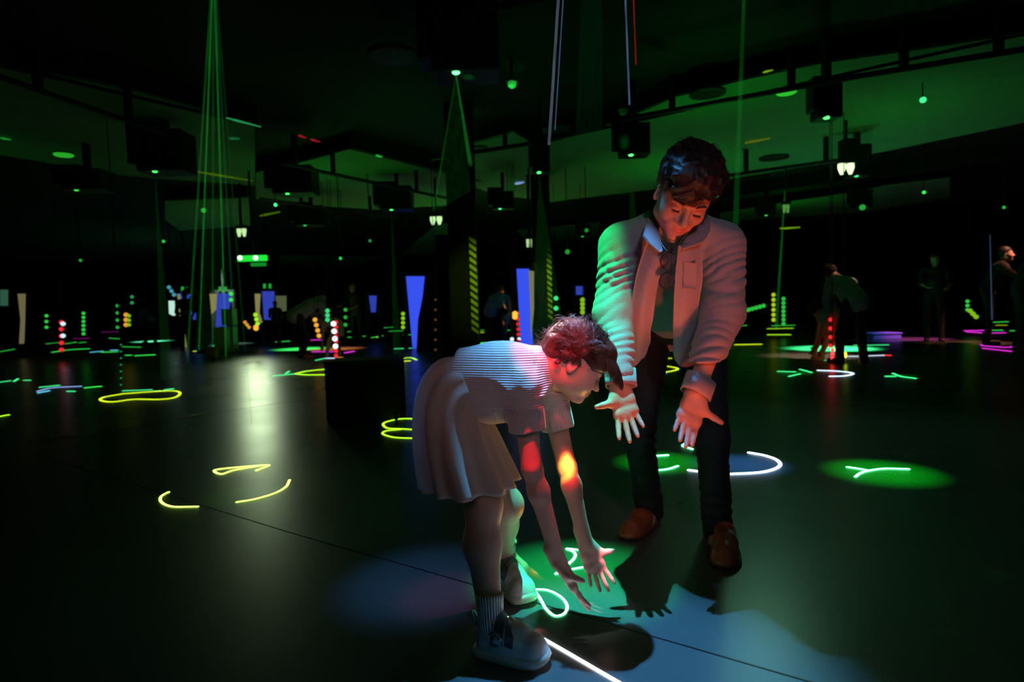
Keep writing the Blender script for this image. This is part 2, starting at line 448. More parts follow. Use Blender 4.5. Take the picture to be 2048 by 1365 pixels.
def add_hand(S, wrist, mid, palm_n, thumb, s, spread=1.0, curl=(.12, .12, .16, .2), th=(.082, .060, .012), tips=None):
    """wrist and middle fingertip aim the hand; palm_n leaves the palm; thumb points to the thumb's side.
    tips: directions of the four fingers as seen in the palm's plane (index..little), sideways slope"""
    w = np.asarray(wrist, float); y = nrm(np.asarray(mid) - w); n = np.asarray(palm_n, float); n = nrm(n - y * n.dot(y))
    x = nrm(np.cross(y, n)); x = x if x.dot(thumb) > 0 else -x
    def T(a, b, c): return w + (x * a + y * b + n * c) * s
    def K(a, b, ra, rb, k=.008): S.cap(T(*a), T(*b), ra * s, rb * s, k * s)
    K((.0, -.05, 0), (0, .006, 0), .026, .024, .02)
    xs = (.029, .010, -.009, -.027); ys = (.094, .099, .094, .084); ln = (.072, .080, .074, .058); rr = (.0090, .0092, .0088, .0078)
    sl = tips if tips is not None else tuple(v * spread for v in (.16, .04, -.08, -.24))
    for i in range(4):
        K((xs[i] * .62, .008, -.001), (xs[i], ys[i], -.002), .0155, .0125, .016)
    K((.028, .085, .000), (-.027, .078, .000), .0115, .0105, .012)
    K((.020, .05, .000), (-.022, .045, .001), .0145, .013, .014)
    S.ell(T(.021, .036, .006), np.array((.015, .027, .013)) * s, np.stack([x, y, n], 1), .012 * s)
    S.ell(T(-.022, .032, .005), np.array((.011, .026, .011)) * s, np.stack([x, y, n], 1), .012 * s)
    for i in range(4):
        p = np.array([xs[i], ys[i], -.001]); d = np.array([sl[i], 1.0, 0.0]); d /= np.linalg.norm(d)
        ang = 0.0; L = ln[i]
        for j, (fr, r0_, r1_) in enumerate(((.45, 1.08, .95), (.30, .98, .88), (.25, .90, .74))):
            ang += curl[i] * (1.0, 1.4, 1.0)[j]
            dd = np.array([d[0] * math.cos(ang), d[1] * math.cos(ang), math.sin(ang)])
            q = p + dd * L * fr
            K(tuple(p), tuple(q), rr[i] * r0_, rr[i] * r1_, .0035)
            p = q
    t0 = (.020, .022, .004); t1 = (.044, .050, .008)
    tt = np.array(th); m = np.array(t1) + (tt - np.array(t1)) * .52
    K(t0, t1, .017, .0135, .014); K(t1, tuple(m), .0122, .0105, .006); K(tuple(m), th, .0108, .0082, .004)
    return T

def hair_strands(paths_r, name, material, parent):
    "thin three-sided tubes, all strands of one head in one mesh"
    V, Fc = [], []; n0 = 0
    for pts, r in paths_r:
        pts = np.asarray(pts); m = len(pts)
        t = np.gradient(pts, axis=0); t /= np.linalg.norm(t, axis=1)[:, None] + 1e-9
        a = np.tile([0.3, 0.2, 0.93], (m, 1)); x = np.cross(t, a); x /= np.linalg.norm(x, axis=1)[:, None] + 1e-9; y = np.cross(t, x)
        taper = np.linspace(1, .35, m)[:, None] * r
        ring = [pts + taper * (math.cos(q) * x + math.sin(q) * y) for q in (0, 2.09, 4.19)]
        V.append(np.stack(ring, 1).reshape(-1, 3))
        i = np.arange(m - 1)[:, None] * 3
        for k in range(3):
            Fc.append(np.concatenate([n0 + i + k, n0 + i + (k + 1) % 3, n0 + i + 3 + (k + 1) % 3, n0 + i + 3 + k], 1))
        n0 += m * 3
    return new_obj(name, np.concatenate(V), np.concatenate(Fc), material, parent)

def shoe(parent, heel, toe, width, height, mats_, kind, side=1):
    "heel and toe are floor points; kind: loafer or sneaker"
    heel = np.array(heel, float); toe = np.array(toe, float); d = nrm(toe - heel); L = np.linalg.norm(toe - heel); z = np.array([0, 0, 1.0]); x = np.cross(d, z)
    R = np.stack([x, d, z], 1)
    def T(a, b, c): return heel + x * a + d * b * L + z * c
    w = width / 2
    def outline(t):
        "half widths left and right along the sole"
        return w * (.72 + .28 * math.sin(min(1, max(0, (t - .15) / .6)) * math.pi / 2)) * math.sqrt(max(0, 1 - (max(0, (t - .72) / .28)) ** 2.2)) * math.sqrt(max(0, 1 - (max(0, (.14 - t) / .14)) ** 2.4))
    def loft(z0, z1, grow0, grow1, bow):
        mb = MB(); n = 40; ring = []
        ts = [0.5 - 0.5 * math.cos(math.pi * i / (n // 2)) for i in range(n // 2 + 1)]
        base = [(-1, t) for t in ts] + [(1, t) for t in reversed(ts[1:-1])]
        levels = [(z0, grow0 - .004), (z0 + .004, grow0), ((z0 + z1) / 2, (grow0 + grow1) / 2 + bow), (z1 - .003, grow1), (z1, grow1 - .004)]
        vs = []
        for zz, g in levels:
            for sx, t in base:
                o = outline(t); tt = .5 + (t - .5) * (1 + 2 * g / L)
                lift = .012 * max(0, (t - .75) / .25) ** 2 * (1 if kind == 'sneaker' else .5)
                vs.append(T(sx * (o + g * (1 if o > 0.001 else 0)), tt, zz + lift))
        m = len(base)
        fs = [(i * m + k, i * m + (k + 1) % m, (i + 1) * m + (k + 1) % m, (i + 1) * m + k) for i in range(len(levels) - 1) for k in range(m)]
        fs += [tuple(range(m - 1, -1, -1)), tuple((len(levels) - 1) * m + k for k in range(m))]
        return mb.add(vs, fs)
    st = .030 if kind == 'sneaker' else .012
    so = loft(0.001, st, .002, .003, .003).build('sole', mats_['sole'], parent, True)
    S = SDF()
    S.cap(T(0, .76, st + .018), T(0, .50, st + .030), w * .80, w * .78, .03)
    S.cap(T(0, .50, st + .030), T(0, .26, st + height * .40), w * .76, w * .66, .03)
    S.cap(T(0, .17, st + .018), T(0, .20, st + height * .62), w * .66, w * .60, .03)
    S.ell(T(0, .82, st + .006), (w * .88, L * .17, .034 if kind == 'sneaker' else .028), R, .02)
    S.ell(T(0, .5, st - .004), (w * .92, L * .47, .020), R, .02)
    if kind == 'sneaker':
        S.cap(T(0, .20, st + height * .5), T(0, .22, st + height * .72), w * .62, w * .60, .02)
        S.cap(T(0, .23, st + height * .66), T(0, .22, st + height * 1.3), w * .44, w * .50, .01, 's')
        S.cap(T(0, .66, st + .052), T(0, .36, st + height * .74), w * .36, w * .34, .02)
    else:
        S.cap(T(0, .24, st + height * .5), T(0, .22, st + height * 1.3), w * .55, w * .62, .008, 's')
        S.cap(T(-w * .8, .66, st + .034), T(w * .8, .66, st + .034), .002, .002, .003)
        S.cap(T(-w * .62, .68, st + .040), T(0, .86, st + .036), .002, .002, .004); S.cap(T(w * .62, .68, st + .040), T(0, .86, st + .036), .002, .002, .004)
    S.box(T(0, .5, -.5 + st - .004), (.3, .4, .5), R, .001, .003, 's')
    lo = np.minimum(heel, toe) - .09; hi = np.maximum(heel, toe) + .09; lo[2] = -.01; hi[2] = st + height + .06
    v, f = S.mesh(lo, hi, .0032)
    new_obj('upper', v, f, mats_['upper'], parent)
    if kind == 'sneaker':
        for t, hh, ww in ((.54, .080, 1.02), (.40, .100, .96)):
            mb = MB(); n = 15; vs = []
            for i in range(n):
                a = -1.25 + 2.5 * i / (n - 1)
                for dt in (-.055, .055):
                    vs.append(T(math.sin(a) * w * ww * .98, t + dt, st + .002 + math.cos(a) * hh * (1.0 - dt * 2.2) * .86))
            for i in range(n):
                a = -1.25 + 2.5 * i / (n - 1)
                for dt in (-.055, .055):
                    vs.append(T(math.sin(a) * (w * ww * .98 + .004), t + dt, st + .002 + math.cos(a) * (hh * (1.0 - dt * 2.2) * .86 + .004)))
            fs = [(2 * i, 2 * i + 1, 2 * i + 3, 2 * i + 2) for i in range(n - 1)] + [(2 * n + 2 * i, 2 * n + 2 * i + 2, 2 * n + 2 * i + 3, 2 * n + 2 * i + 1) for i in range(n - 1)]
            fs += [(2 * i + e, 2 * i + 2 + e, 2 * n + 2 * i + 2 + e, 2 * n + 2 * i + e) for i in range(n - 1) for e in (0, 1)]
            fs += [(0, 1, 2 * n + 1, 2 * n), (2 * n - 2, 2 * n - 1, 4 * n - 1, 4 * n - 2)]
            mb.add(vs, fs).build('strap', mats_['strap'], parent, True)
        mb = MB(); c = T(side * (w * .97), .36, st + .040)
        mb.lathe(c, [(.002, -.004), (.019, -.004), (.019, .004), (.016, .007), (.015, .004), (.012, .004), (.011, .009), (.002, .010)], x * side, 24)
        mb.build('dial', mats_['dial'], parent, True)
        MB().tube(cr([T(-.006, .03, st + height * .62), T(-.006, -.03, st + height * .95), T(.006, -.03, st + height * .95), T(.006, .03, st + height * .62)], 5), .004, 6).build('pull_tab', mats_['strap'], parent, True)
    return T

# ---------------------------------------------------------------- people materials
M = {}
M['skin_man'] = mat('skin_man', (.56, .33, .24), .48, bump=.25, bscale=140, sss=.12, var=.10)
M['skin_child'] = mat('skin_child', (.66, .42, .32), .45, bump=.12, bscale=160, sss=.15, var=.06)
M['lip'] = mat('lip', (.52, .19, .17), .4, bscale=90)
M['nail'] = mat('nail', (.68, .46, .40), .25, bscale=90)
M['shirt'] = mat('oxford_shirt', (.34, .32, .37), .8, bump=.30, bscale=260, var=.14, sheen=.2)
M['tee'] = mat('grey_tee', (.32, .33, .34), .85, bump=.25, bscale=300, var=.10)
M['trousers'] = mat('dark_trousers', (.012, .012, .016), .8, bump=.3, bscale=200)
M['loafer'] = mat('rust_leather', (.42, .10, .04), .42, bump=.25, bscale=80, var=.3)
M['loafer_sole'] = mat('loafer_sole', (.10, .035, .02), .6)
M['hair_man'] = mat('dark_brown_hair', (.022, .010, .008), .55, bump=.4, bscale=120)
M['hair_child'] = mat('brown_hair', (.10, .040, .028), .42, bump=.4, bscale=120)
M['glasses'] = mat('black_glasses', (.01, .01, .01), .25)
M['lens'] = mat('tinted_lens', (.75, .72, .75), .05)
M['lens'].node_tree.nodes['Principled BSDF'].inputs['Transmission Weight'].default_value = .95
M['cord'] = mat('brown_cord', (.10, .05, .03), .6)
M['ring'] = mat('gold_ring', (.8, .55, .25), .25, metal=1)
M['knit'] = attr_stripes(mat('ribbed_knit', (.62, .57, .54), .85, bscale=200, sheen=.3), 'rib', 165.0, .5, .0025)
M['skirt'] = mat('beige_skirt', (.58, .48, .40), .75, bump=.15, bscale=260, sheen=.2)
M['sock'] = attr_stripes(mat('white_sock', (.75, .76, .78), .85, bscale=200), 'rib', 2.4, .8, .003)
M['sneaker'] = mat('white_sneaker', (.68, .68, .66), .5, bump=.15, bscale=150)
M['sneaker_sole'] = mat('cream_sole', (.72, .68, .58), .5)
M['strap'] = mat('iridescent_strap', (.55, .62, .75), .18, metal=.5, var=.4, bscale=40, coat=.6)
M['dial'] = mat('grey_dial', (.35, .36, .40), .3, metal=.6)
M['sneaker2'] = M['sneaker']

def strand_field(C, R, s, n, seed, fn):
    rg = np.random.RandomState(seed); out = []
    for _ in range(n):
        r = fn(rg)
        if r is not None: out.append(r)
    return out

# ---------------------------------------------------------------- the man
man = empty('person', (P(1375, 900, 2.42)[0], 2.42, 0), 'man in open light shirt over grey tee leaning forward, both palms held out', 'person')
mJ = dict(
    pel=P(1358, 645, 2.50), hipL=P(1302, 672, 2.50), hipR=P(1408, 676, 2.48),
    kneL=P(1278, 868, 2.40), ankL=P(1300, 1020, 2.53), kneR=P(1423, 875, 2.30), ankR=P(1436, 1066, 2.34),
    waist=P(1352, 590, 2.40), chest=P(1345, 520, 2.22), neck=P(1352, 448, 2.05),
    shL=P(1243, 492, 2.12), shR=P(1443, 490, 2.10), elL=P(1229, 628, 2.04), elR=P(1446, 625, 2.02),
    wrL=P(1240, 770, 1.90), wrR=P(1390, 786, 1.88))
mHC = P(1367, 391, 1.92)
mHR = frame((-.10, -.74, -.66), (.24, -.60, .75))
# columns right, forward, up
S = SDF()
mT = add_head(S, mHC, mHR, 1.0)
S.cap(mJ['neck'] + np.array([0, .02, .0]), mT(0, -.020, -.035), .060, .056, .03)
S.cap(mJ['waist'], mJ['chest'], .12, .13, .05, flat=(0, .6, .6), fs=1.3)
S.cap(mJ['chest'], mJ['neck'], .13, .07, .05, flat=(0, .6, .6), fs=1.3)
S.cap(mJ['shL'] * .8 + mJ['chest'] * .2, mJ['shR'] * .8 + mJ['chest'] * .2, .055, .055, .05)
S.cap(mJ['pel'], mJ['waist'], .12, .12, .05)
for a in 'LR':
    S.cap(mJ['sh' + a], mJ['el' + a], .045, .038, .03); S.cap(mJ['el' + a], mJ['wr' + a], .038, .026, .02)
    S.cap(mJ['hip' + a], mJ['kne' + a], .075, .052, .03); S.cap(mJ['kne' + a], mJ['ank' + a], .050, .036, .02)
    S.cap(mJ['ank' + a], mJ['ank' + a] + np.array([-.03, -.07, -.03]), .036, .03, .02)
hTL = add_hand(S, P(1240, 775, 1.89), P(1266, 877, 1.82), (.0, -.9, .35), (-1, 0, 0), .96, curl=(.10, .08, .10, .12), th=(.088, .052, .006), tips=(.22, .06, -.06, -.20))
hTR = add_hand(S, P(1392, 788, 1.88), P(1361, 892, 1.82), (.0, -.9, .35), (1, 0, 0), .96, curl=(.08, .10, .12, .12), th=(.098, .062, .004), tips=(.02, .04, .0, -.10))
v, f = S.mesh((.15, 1.55, 0), (1.1, 2.75, 1.60), .0034)
v = smooth_verts(v, f, 1, .3)
def cent(v, f): return v[f].mean(1)
c = (cent(v, f) - mHC) @ mHR
lip = (np.abs(c[:, 0]) < .022) & (c[:, 1] > .078) & (np.abs(c[:, 2] + .0625) < .0095) & (c[:, 1] > .0845 + np.abs(c[:, 0]) * -.1)
body = new_obj('body', v, f, None, man, mats=[M['skin_man'], M['lip']], midx=lip.astype(int))
# eyebrows, lashes
br = []
rg = np.random.RandomState(3)
for sx in (-1, 1):
    for i in range(150):
        t = rg.rand(); x = sx * (.014 + .032 * t); z = .020 + .006 * math.sin(t * 2.6) + rg.normal() * .0018; y = .0945 - .013 * t * t
        br.append((np.array([mT(x, y, z), mT(x + sx * .004, y + .001, z + .0015), mT(x + sx * .008, y - .001, z + .001)]), .00055))
    for i in range(40):
        t = i / 39; x = sx * (.021 + .024 * t); y = .0895 - .004 * abs(t - .4)
        br.append((np.array([mT(x, y, -.004), mT(x, y + .004, -.007), mT(x + sx * .001, y + .007, -.008)]), .0004))
for h_ in (0, 1): hair_strands(br[190 * h_:190 * h_ + 150], 'eyebrow', M['hair_man'], man); hair_strands(br[190 * h_ + 150:190 * h_ + 190], 'eyelashes', M['hair_man'], man)
# hair: short sides, long curly top
def hair_disp(freq, amp, seed):
    return lambda p, d: -amp * (1 - np.abs(snoise(p, freq, seed, 5)) * 2.2)
H = SDF()
def HE(c, r, k=.02, op='u'): H.ell(mT(*c), r, mHR, k, op)
HE((0, -.020, .046), (.082, .100, .086)); HE((0, .012, .098), (.074, .084, .044), .03); HE((.018, .070, .092), (.058, .040, .036), .03)
HE((.030, .088, .062), (.036, .018, .030), .015); HE((.0, -.06, .07), (.075, .06, .07), .03)
HE((0, .075, -.020), (.072, .075, .072), .006, 's')
for sx in (-1, 1): HE((sx * .079, .00, -.005), (.02, .028, .034), .008, 's')
H.box(mT(0, .02, -.12), (.2, .2, .07), mHR, .01, .02, 's')
H.disp = hair_disp(17, .0085, 5)
v, f = H.mesh(mHC - .24, mHC + .24, .0036)
hair = new_obj('hair', v, f, M['hair_man'], man)
def locks(T, n, per, seed, shell, cen0, skip, length, flowf, curl, rad, wob=.0030, turns=7.0, lift=.012):
    "curly locks: each lock's strands share one path over the skull"
    rg = np.random.RandomState(seed); out = []
    shell = np.array(shell); cen0 = np.array(cen0)
    while len(out) < n * per:
        d = rg.normal(size=3); d /= np.linalg.norm(d); base = cen0 + d * shell
        if skip(d, base): continue
        L = length(rg, d); f0 = flowf(rg, d, base); f0 = nrm(f0 - d * f0.dot(d)); sd = np.cross(d, f0)
        w = rg.rand() * 6.28; cu = curl * (.5 + rg.rand()); lf = lift * rg.rand(); m = 11; path = []
        p = base.copy()
        for i in range(m):
            t = i / (m - 1); q = p + f0 * L / m; k = (q - cen0) / shell; q = cen0 + k / np.linalg.norm(k) * shell; p = q
            nn = nrm(k); path.append(p + sd * cu * math.sin(w + t * turns) + nn * (cu * math.cos(w + t * turns) * .6 + lf * math.sin(t * 3.14) + .003))
        path = np.array(path)
        for _ in range(per):
            o = rg.normal(size=3) * wob * (.6 + .8 * rg.rand()); fan = rg.normal(size=3) * .004
            tt = np.linspace(0, 1, m)[:, None]
            out.append((np.array([T(*q) for q in path + o + fan * tt ** 2]), rad))
    return out
st = locks(mT, 330, 16, 4, (.080, .096, .088), (0, -.012, .050), lambda d, b: d[2] < .35 or (b[1] > .074 and b[2] < .085), lambda rg, d: .045 + .035 * rg.rand(),
           lambda rg, d, b: np.array([.35 + .7 * rg.normal(), .8 + .6 * rg.normal(), .1]), .0065, .00085, lift=.022)
st += locks(mT, 200, 10, 6, (.081, .099, .090), (0, -.018, .045), lambda d, b: d[2] > .5 or b[2] < -.035 or b[1] > .045, lambda rg, d: .016,
            lambda rg, d, b: np.array([0, -.35, -1.0]), .0006, .0007, wob=.004, lift=.001)
rg = np.random.RandomState(9)
for i in range(60):                                    # the locks falling over the forehead
    x0 = .008 + .045 * rg.rand(); out = []
    for k in range(12):
        t = k / 11; out.append(mT(x0 - .035 * math.sin(t * 2.4) * (1 if i % 3 else .3) + .004 * rg.rand(), .085 + .022 * math.sin(t * 2.6), .098 - .072 * t + .006 * math.sin(t * 9 + i)))
    st.append((np.array(out), .0011))
hair_strands(st, 'hair_locks', M['hair_man'], hair)
# trousers
S = SDF()
S.cap(mJ['hipL'] + np.array([.02, .02, .05]), mJ['hipR'] + np.array([-.02, .02, .05]), .100, .100, .03); S.cap(mJ['pel'] + np.array([0, .02, .03]), mJ['waist'] * .3 + mJ['pel'] * .7, .125, .125, .04)
for a in 'LR':
    k_ = mJ['kne' + a]; h_ = mJ['hip' + a]; n_ = mJ['ank' + a]
    S.cap(h_, k_, .082, .058, .008); S.cap(k_, n_ + np.array([0, 0, -.01]), .058, .054, .03)
    S.box(n_ + np.array([0, 0, -.09]), (.12, .12, .06), None, .005, .006, 's')
def tdisp(p, d):
    z = p[:, 2]
    a = np.exp(-((z - .42) / .12) ** 2) * .006 + np.exp(-((z - .13) / .06) ** 2) * .006 + .002
    return a * (np.abs(snoise(p * np.array([.6, .6, 1.6]), 9, 21, 5)) * 2 - .7)
S.disp = tdisp
v, f = S.mesh((.1, 1.9, 0), (1.15, 2.8, 1.1), .0065)
tr = new_obj('trousers', v, f, M['trousers'], man)
# tee
S = SDF()
S.cap(mJ['waist'] + np.array([0, -.02, -.045]), mJ['chest'] + np.array([0, -.02, 0]), .137, .155, .06, flat=(0, .6, .6), fs=1.22)
S.cap(mJ['chest'], mJ['neck'] + np.array([0, .02, -.01]), .140, .085, .06, flat=(0, .6, .6), fs=1.25)
S.cap(mJ['shL'] * .75 + mJ['chest'] * .25, mJ['shR'] * .75 + mJ['chest'] * .25, .06, .06, .06)
S.ell(mJ['neck'] + np.array([0, -.075, -.015]), (.062, .055, .085), None, .012, 's')
S.box(P(1350, 668, 2.2) + np.array([0, 0, -.15]), (.4, .6, .15), None, .01, .01, 's')
S.disp = lambda p, d: .0035 * snoise(p * np.array([1.6, .6, .7]), 8, 31, 6)
v, f = S.mesh((.1, 1.7, .5), (1.1, 2.75, 1.35), .0055)
tee = new_obj('tee_shirt', v, f, M['tee'], man)
# overshirt: body, sleeves, collar, cuffs, hanging fronts, pocket
S = SDF()
off = np.array([0, -.012, .004])
S.cap(mJ['waist'] + off, mJ['chest'] + off, .150, .165, .06, flat=(0, .6, .6), fs=1.22)
S.cap(mJ['chest'] + off, mJ['neck'] + np.array([0, .03, -.02]), .158, .072, .05, flat=(0, .6, .6), fs=1.22)
S.cap(mJ['pel'] + np.array([0, .05, .02]), mJ['waist'] + off, .150, .148, .05)
for a, sx in (('L', -1), ('R', 1)):
    sh = mJ['sh' + a]; el = mJ['el' + a]; wr = mJ['wr' + a]
    S.cap(mJ['neck'] + np.array([sx * .05, .04, -.005]), sh + np.array([-sx * .015, 0, -.005]), .062, .076, .04)
    S.cap(sh, el, .076, .066, .03); S.cap(el, wr + nrm(el - wr) * .035, .065, .047, .03)
# opening down the front
op_t = P(1352, 470, 1.9); op_b = P(1322, 700, 2.1)
S.cap(op_t + np.array([0, .05, .02]), op_b + np.array([0, .10, 0]), .050, .052, .008, 's', flat=(0, 1, 0), fs=.45)
S.ell(mJ['neck'] + np.array([0, -.06, .02]), (.060, .075, .09), None, .01, 's')
S.cap(mJ['neck'] + np.array([0, .02, .0]), mT(0, -.02, -.03), .064, .070, .006, 's')
for a in 'LR':
    wr = mJ['wr' + a]; el = mJ['el' + a]; ax = nrm(wr - el)
    S.cap(wr + ax * .003, wr - ax * .05, .034, .034, .004, 's')
    S.box(wr + ax * .055, (.08, .08, .06), frame(nrm(np.cross(ax, (1, 0, 0))), ax), .004, .004, 's')
S.box(P(1350, 690, 2.3) + np.array([0, 0, -.2]), (.10, .6, .17), None, .01, .01, 's')
def sdisp(p, d):
    out = .0030 * snoise(p, 6, 41, 7)
    for a, sd in (('L', 51), ('R', 52)):
        sh, el, wr = mJ['sh' + a], mJ['el' + a], mJ['wr' + a]
        for q0, q1, amp, sdd in ((sh, el, .012, sd), (el, wr, .011, sd + 5)):
            ax = nrm(q1 - q0); L = np.linalg.norm(q1 - q0)
            t = (p - q0) @ ax / L; r = np.linalg.norm((p - q0) - np.outer((p - q0) @ ax, ax), axis=1)
            wgt = np.exp(-(np.maximum(r - .09, 0) / .02) ** 2) * np.exp(-((np.clip(t, -.5, 1.5) - .55) / .42) ** 2)
            side = (p - q0) @ nrm(np.cross(ax, (0, 1, 0)))
            ph = t * L * 92 + side * 45 + 3.0 * snoise(p, 5, sdd, 5)
            fold = 1 - np.abs(np.sin(ph)) ** .6
            out += wgt * amp * (fold - .35) * (.55 + .6 * snoise(p, 4, sdd + 9, 4))
    # creases that run from the armpits over the chest
    for sx, q in ((-1, P(1262, 560, 2.0)), (1, P(1402, 560, 2.0))):
        r = p - q; rr_ = np.linalg.norm(r, axis=1); an = np.arctan2(r[:, 2], r[:, 0])
        out += .0045 * np.clip(rr_ / .05, 0, 1) ** 2 * np.exp(-((rr_ - .07) / .06) ** 2) * (1 - np.abs(np.sin(an * 4.5 + 2 * snoise(p, 5, 61, 4))) ** .6 - .4)
    return out
S.disp = sdisp
v, f = S.mesh((.05, 1.6, .45), (1.2, 2.8, 1.4), .0052)
shirt = new_obj('shirt', v, f, M['shirt'], man)
def sheet(corners_rows, thick, nu=24, wav=None):
    "a cloth sheet through rows of control points, with thickness"
    rows = [cr(r, 6) for r in corners_rows]; cols = list(zip(*rows)); grid = [cr(c, 6) for c in cols]
    G_ = np.array(grid); a, b = G_.shape[:2]
    du = np.gradient(G_, axis=0); dv = np.gradient(G_, axis=1); n = np.cross(du, dv); n /= np.linalg.norm(n, axis=2)[..., None] + 1e-9
    if wav is not None: G_ = G_ + n * wav(G_.reshape(-1, 3)).reshape(a, b, 1)
    A = G_ + n * thick / 2; B = G_ - n * thick / 2
    vs = np.concatenate([A.reshape(-1, 3), B.reshape(-1, 3)]); o = a * b; fs = []
    for i in range(a - 1):
        for j in range(b - 1):
            q = (i * b + j, (i + 1) * b + j, (i + 1) * b + j + 1, i * b + j + 1)
            fs.append(q); fs.append(tuple(k + o for k in reversed(q)))
    edge = [(i, 0) for i in range(a)] + [(a - 1, j) for j in range(1, b)] + [(i, b - 1) for i in range(a - 2, -1, -1)] + [(0, j) for j in range(b - 2, 0, -1)]
    for k in range(len(edge)):
        p_, q_ = edge[k], edge[(k + 1) % len(edge)]
        i1, i2 = p_[0] * b + p_[1], q_[0] * b + q_[1]
        fs.append((i1, i2, i2 + o, i1 + o))
    return vs, fs
wv = lambda p: .006 * snoise(p * np.array([1, 1, .35]), 9, 71, 6)
# hanging shirt fronts (left of the picture, right of the picture)
rows = [[P(1296, 480, 1.915), P(1318, 505, 1.90), P(1333, 520, 1.905)],
        [P(1270, 560, 1.955), P(1295, 565, 1.93), P(1316, 570, 1.95)],
        [P(1262, 640, 2.03), P(1283, 645, 2.00), P(1303, 645, 2.03)],
        [P(1262, 715, 2.12), P(1280, 712, 2.10), P(1296, 700, 2.14)],
        [P(1264, 738, 2.15), P(1274, 728, 2.13), P(1288, 716, 2.17)]]
mb = MB().add(*sheet(rows, .004, wav=wv)); mb.build('shirt_front', M['shirt'], man, True)
rows = [[P(1356, 490, 1.895), P(1378, 485, 1.90), P(1402, 480, 1.93)],
        [P(1350, 560, 1.935), P(1375, 560, 1.925), P(1402, 560, 1.96)],
        [P(1347, 640, 2.00), P(1368, 640, 1.99), P(1395, 640, 2.04)],
        [P(1347, 700, 2.08), P(1362, 708, 2.08), P(1390, 705, 2.13)],
        [P(1350, 722, 2.11), P(1364, 735, 2.12), P(1392, 728, 2.16)]]
mb = MB().add(*sheet(rows, .004, wav=wv)); fr2 = mb.build('shirt_front', M['shirt'], man, True)
mb = MB().add(*sheet([[P(1366, 523, 1.905), P(1392, 527, 1.915)], [P(1365, 575, 1.93), P(1391, 578, 1.94)]], .003)); pk = mb.build('pocket', M['shirt'], fr2, True)
# collar: two wings round the open neck
for pts in ([[P(1312, 420, 2.10), P(1296, 440, 2.0), P(1286, 470, 1.92)], [P(1318, 440, 2.02), P(1306, 470, 1.93), P(1300, 488, 1.89)], [P(1316, 470, 1.95), P(1324, 500, 1.89), P(1319, 505, 1.875)]],
            [[P(1398, 415, 2.10), P(1418, 440, 2.0), P(1420, 462, 1.94)], [P(1392, 440, 2.02), P(1396, 465, 1.94), P(1404, 484, 1.895)], [P(1374, 475, 1.94), P(1366, 490, 1.90), P(1362, 500, 1.88)]]):
    mb = MB().add(*sheet(pts, .005)); mb.build('collar', M['shirt'], man, True)
for a in 'LR':                                           # cuffs, a little open
    wr = mJ['wr' + a]; el = mJ['el' + a]; ax = nrm(wr - el)
    mb = MB(); x = nrm(np.cross(ax, (0, 1, 0))); y = np.cross(ax, x); n = 28; vs = []
    for (t, r) in ((-.055, .046), (-.01, .045), (.006, .0455), (.006, .0425), (-.01, .042), (-.055, .042)):
        for k in range(n):
            th_ = 2 * math.pi * k / n; rr_ = r * (1 + .06 * math.sin(3 * th_ + 1) + .03 * math.sin(7 * th_))
            vs.append(wr + ax * (t + .008 * math.sin(th_)) + rr_ * (math.cos(th_) * x * 1.05 + math.sin(th_) * y * .9))
    fs = [(i * n + k, i * n + (k + 1) % n, (i + 1) % 6 * n + (k + 1) % n, (i + 1) % 6 * n + k) for i in range(6) for k in range(n)]
    mb.add(vs, fs).build('cuff', M['shirt'], man, True)
# glasses hanging from the tee's neck, the cord at the neck, ring and bracelet
g = MB()
gc = [P(1336, 522, 1.885), P(1334, 562, 1.895)]
for q in gc:
    g.tube([q + np.array([.023 * math.cos(t_), 0.003 * math.sin(t_ * 2), .025 * math.sin(t_)]) for t_ in np.linspace(0, 2 * math.pi, 25)], .0016, 6, False)
g.tube(cr([gc[0] + np.array([0, 0, -.025]), gc[0] * .5 + gc[1] * .5 + np.array([-.003, -.006, 0]), gc[1] + np.array([0, 0, .025])], 4), .0018, 6)
g.tube(cr([gc[0] + np.array([.002, 0, .025]), P(1340, 500, 1.885), P(1342, 492, 1.91)], 4), .002, 6)
g.tube(cr([gc[1] + np.array([.004, .002, -.02]), P(1342, 530, 1.905), P(1343, 488, 1.92)], 4), .0018, 6)
gl = g.build('glasses', M['glasses'], man, True)
for q in gc:
    MB().lathe(q, [(.001, -.0008), (.022, -.0008), (.022, .0008), (.001, .0008)], (0, 1, 0), 24).build('lens', M['lens'], gl)
MB().tube(cr([P(1312, 455, 1.98), P(1322, 485, 1.93), P(1338, 505, 1.89), P(1352, 490, 1.91), P(1370, 465, 1.95)], 6), .0022, 6).build('neck_cord', M['glasses'], man, True)
wr = P(1392, 788, 1.88); ax = nrm(wr - mJ['elR'])
x = nrm(np.cross(ax, (0, 1, 0))); y = np.cross(ax, x)
MB().tube([wr - ax * .004 + .031 * math.cos(t_) * x + .028 * math.sin(t_) * y for t_ in np.linspace(0, 2 * math.pi, 33)], .0018, 6, False).build('bracelet', M['cord'], man, True)
for kk, (H_, T_, wd) in enumerate(((F(1307, 1040), F(1250, 1084), .098), (None, F(1449, 1143), .100))):
    if H_ is None: H_ = T_ + nrm(np.array([.10, .28, 0])) * .29
    else: H_ = T_ + nrm(H_ - T_) * .29
    sh_ = bpy.data.objects.new('shoe', None); col.objects.link(sh_); sh_.location = (*H_[:2], 0)
    sh_.parent = man; sh_.matrix_parent_inverse = man.matrix_basis.inverted()
    shoe(man if False else sh_, H_, T_, wd, .085, {'sole': M['loafer_sole'], 'upper': M['loafer']}, 'loafer')

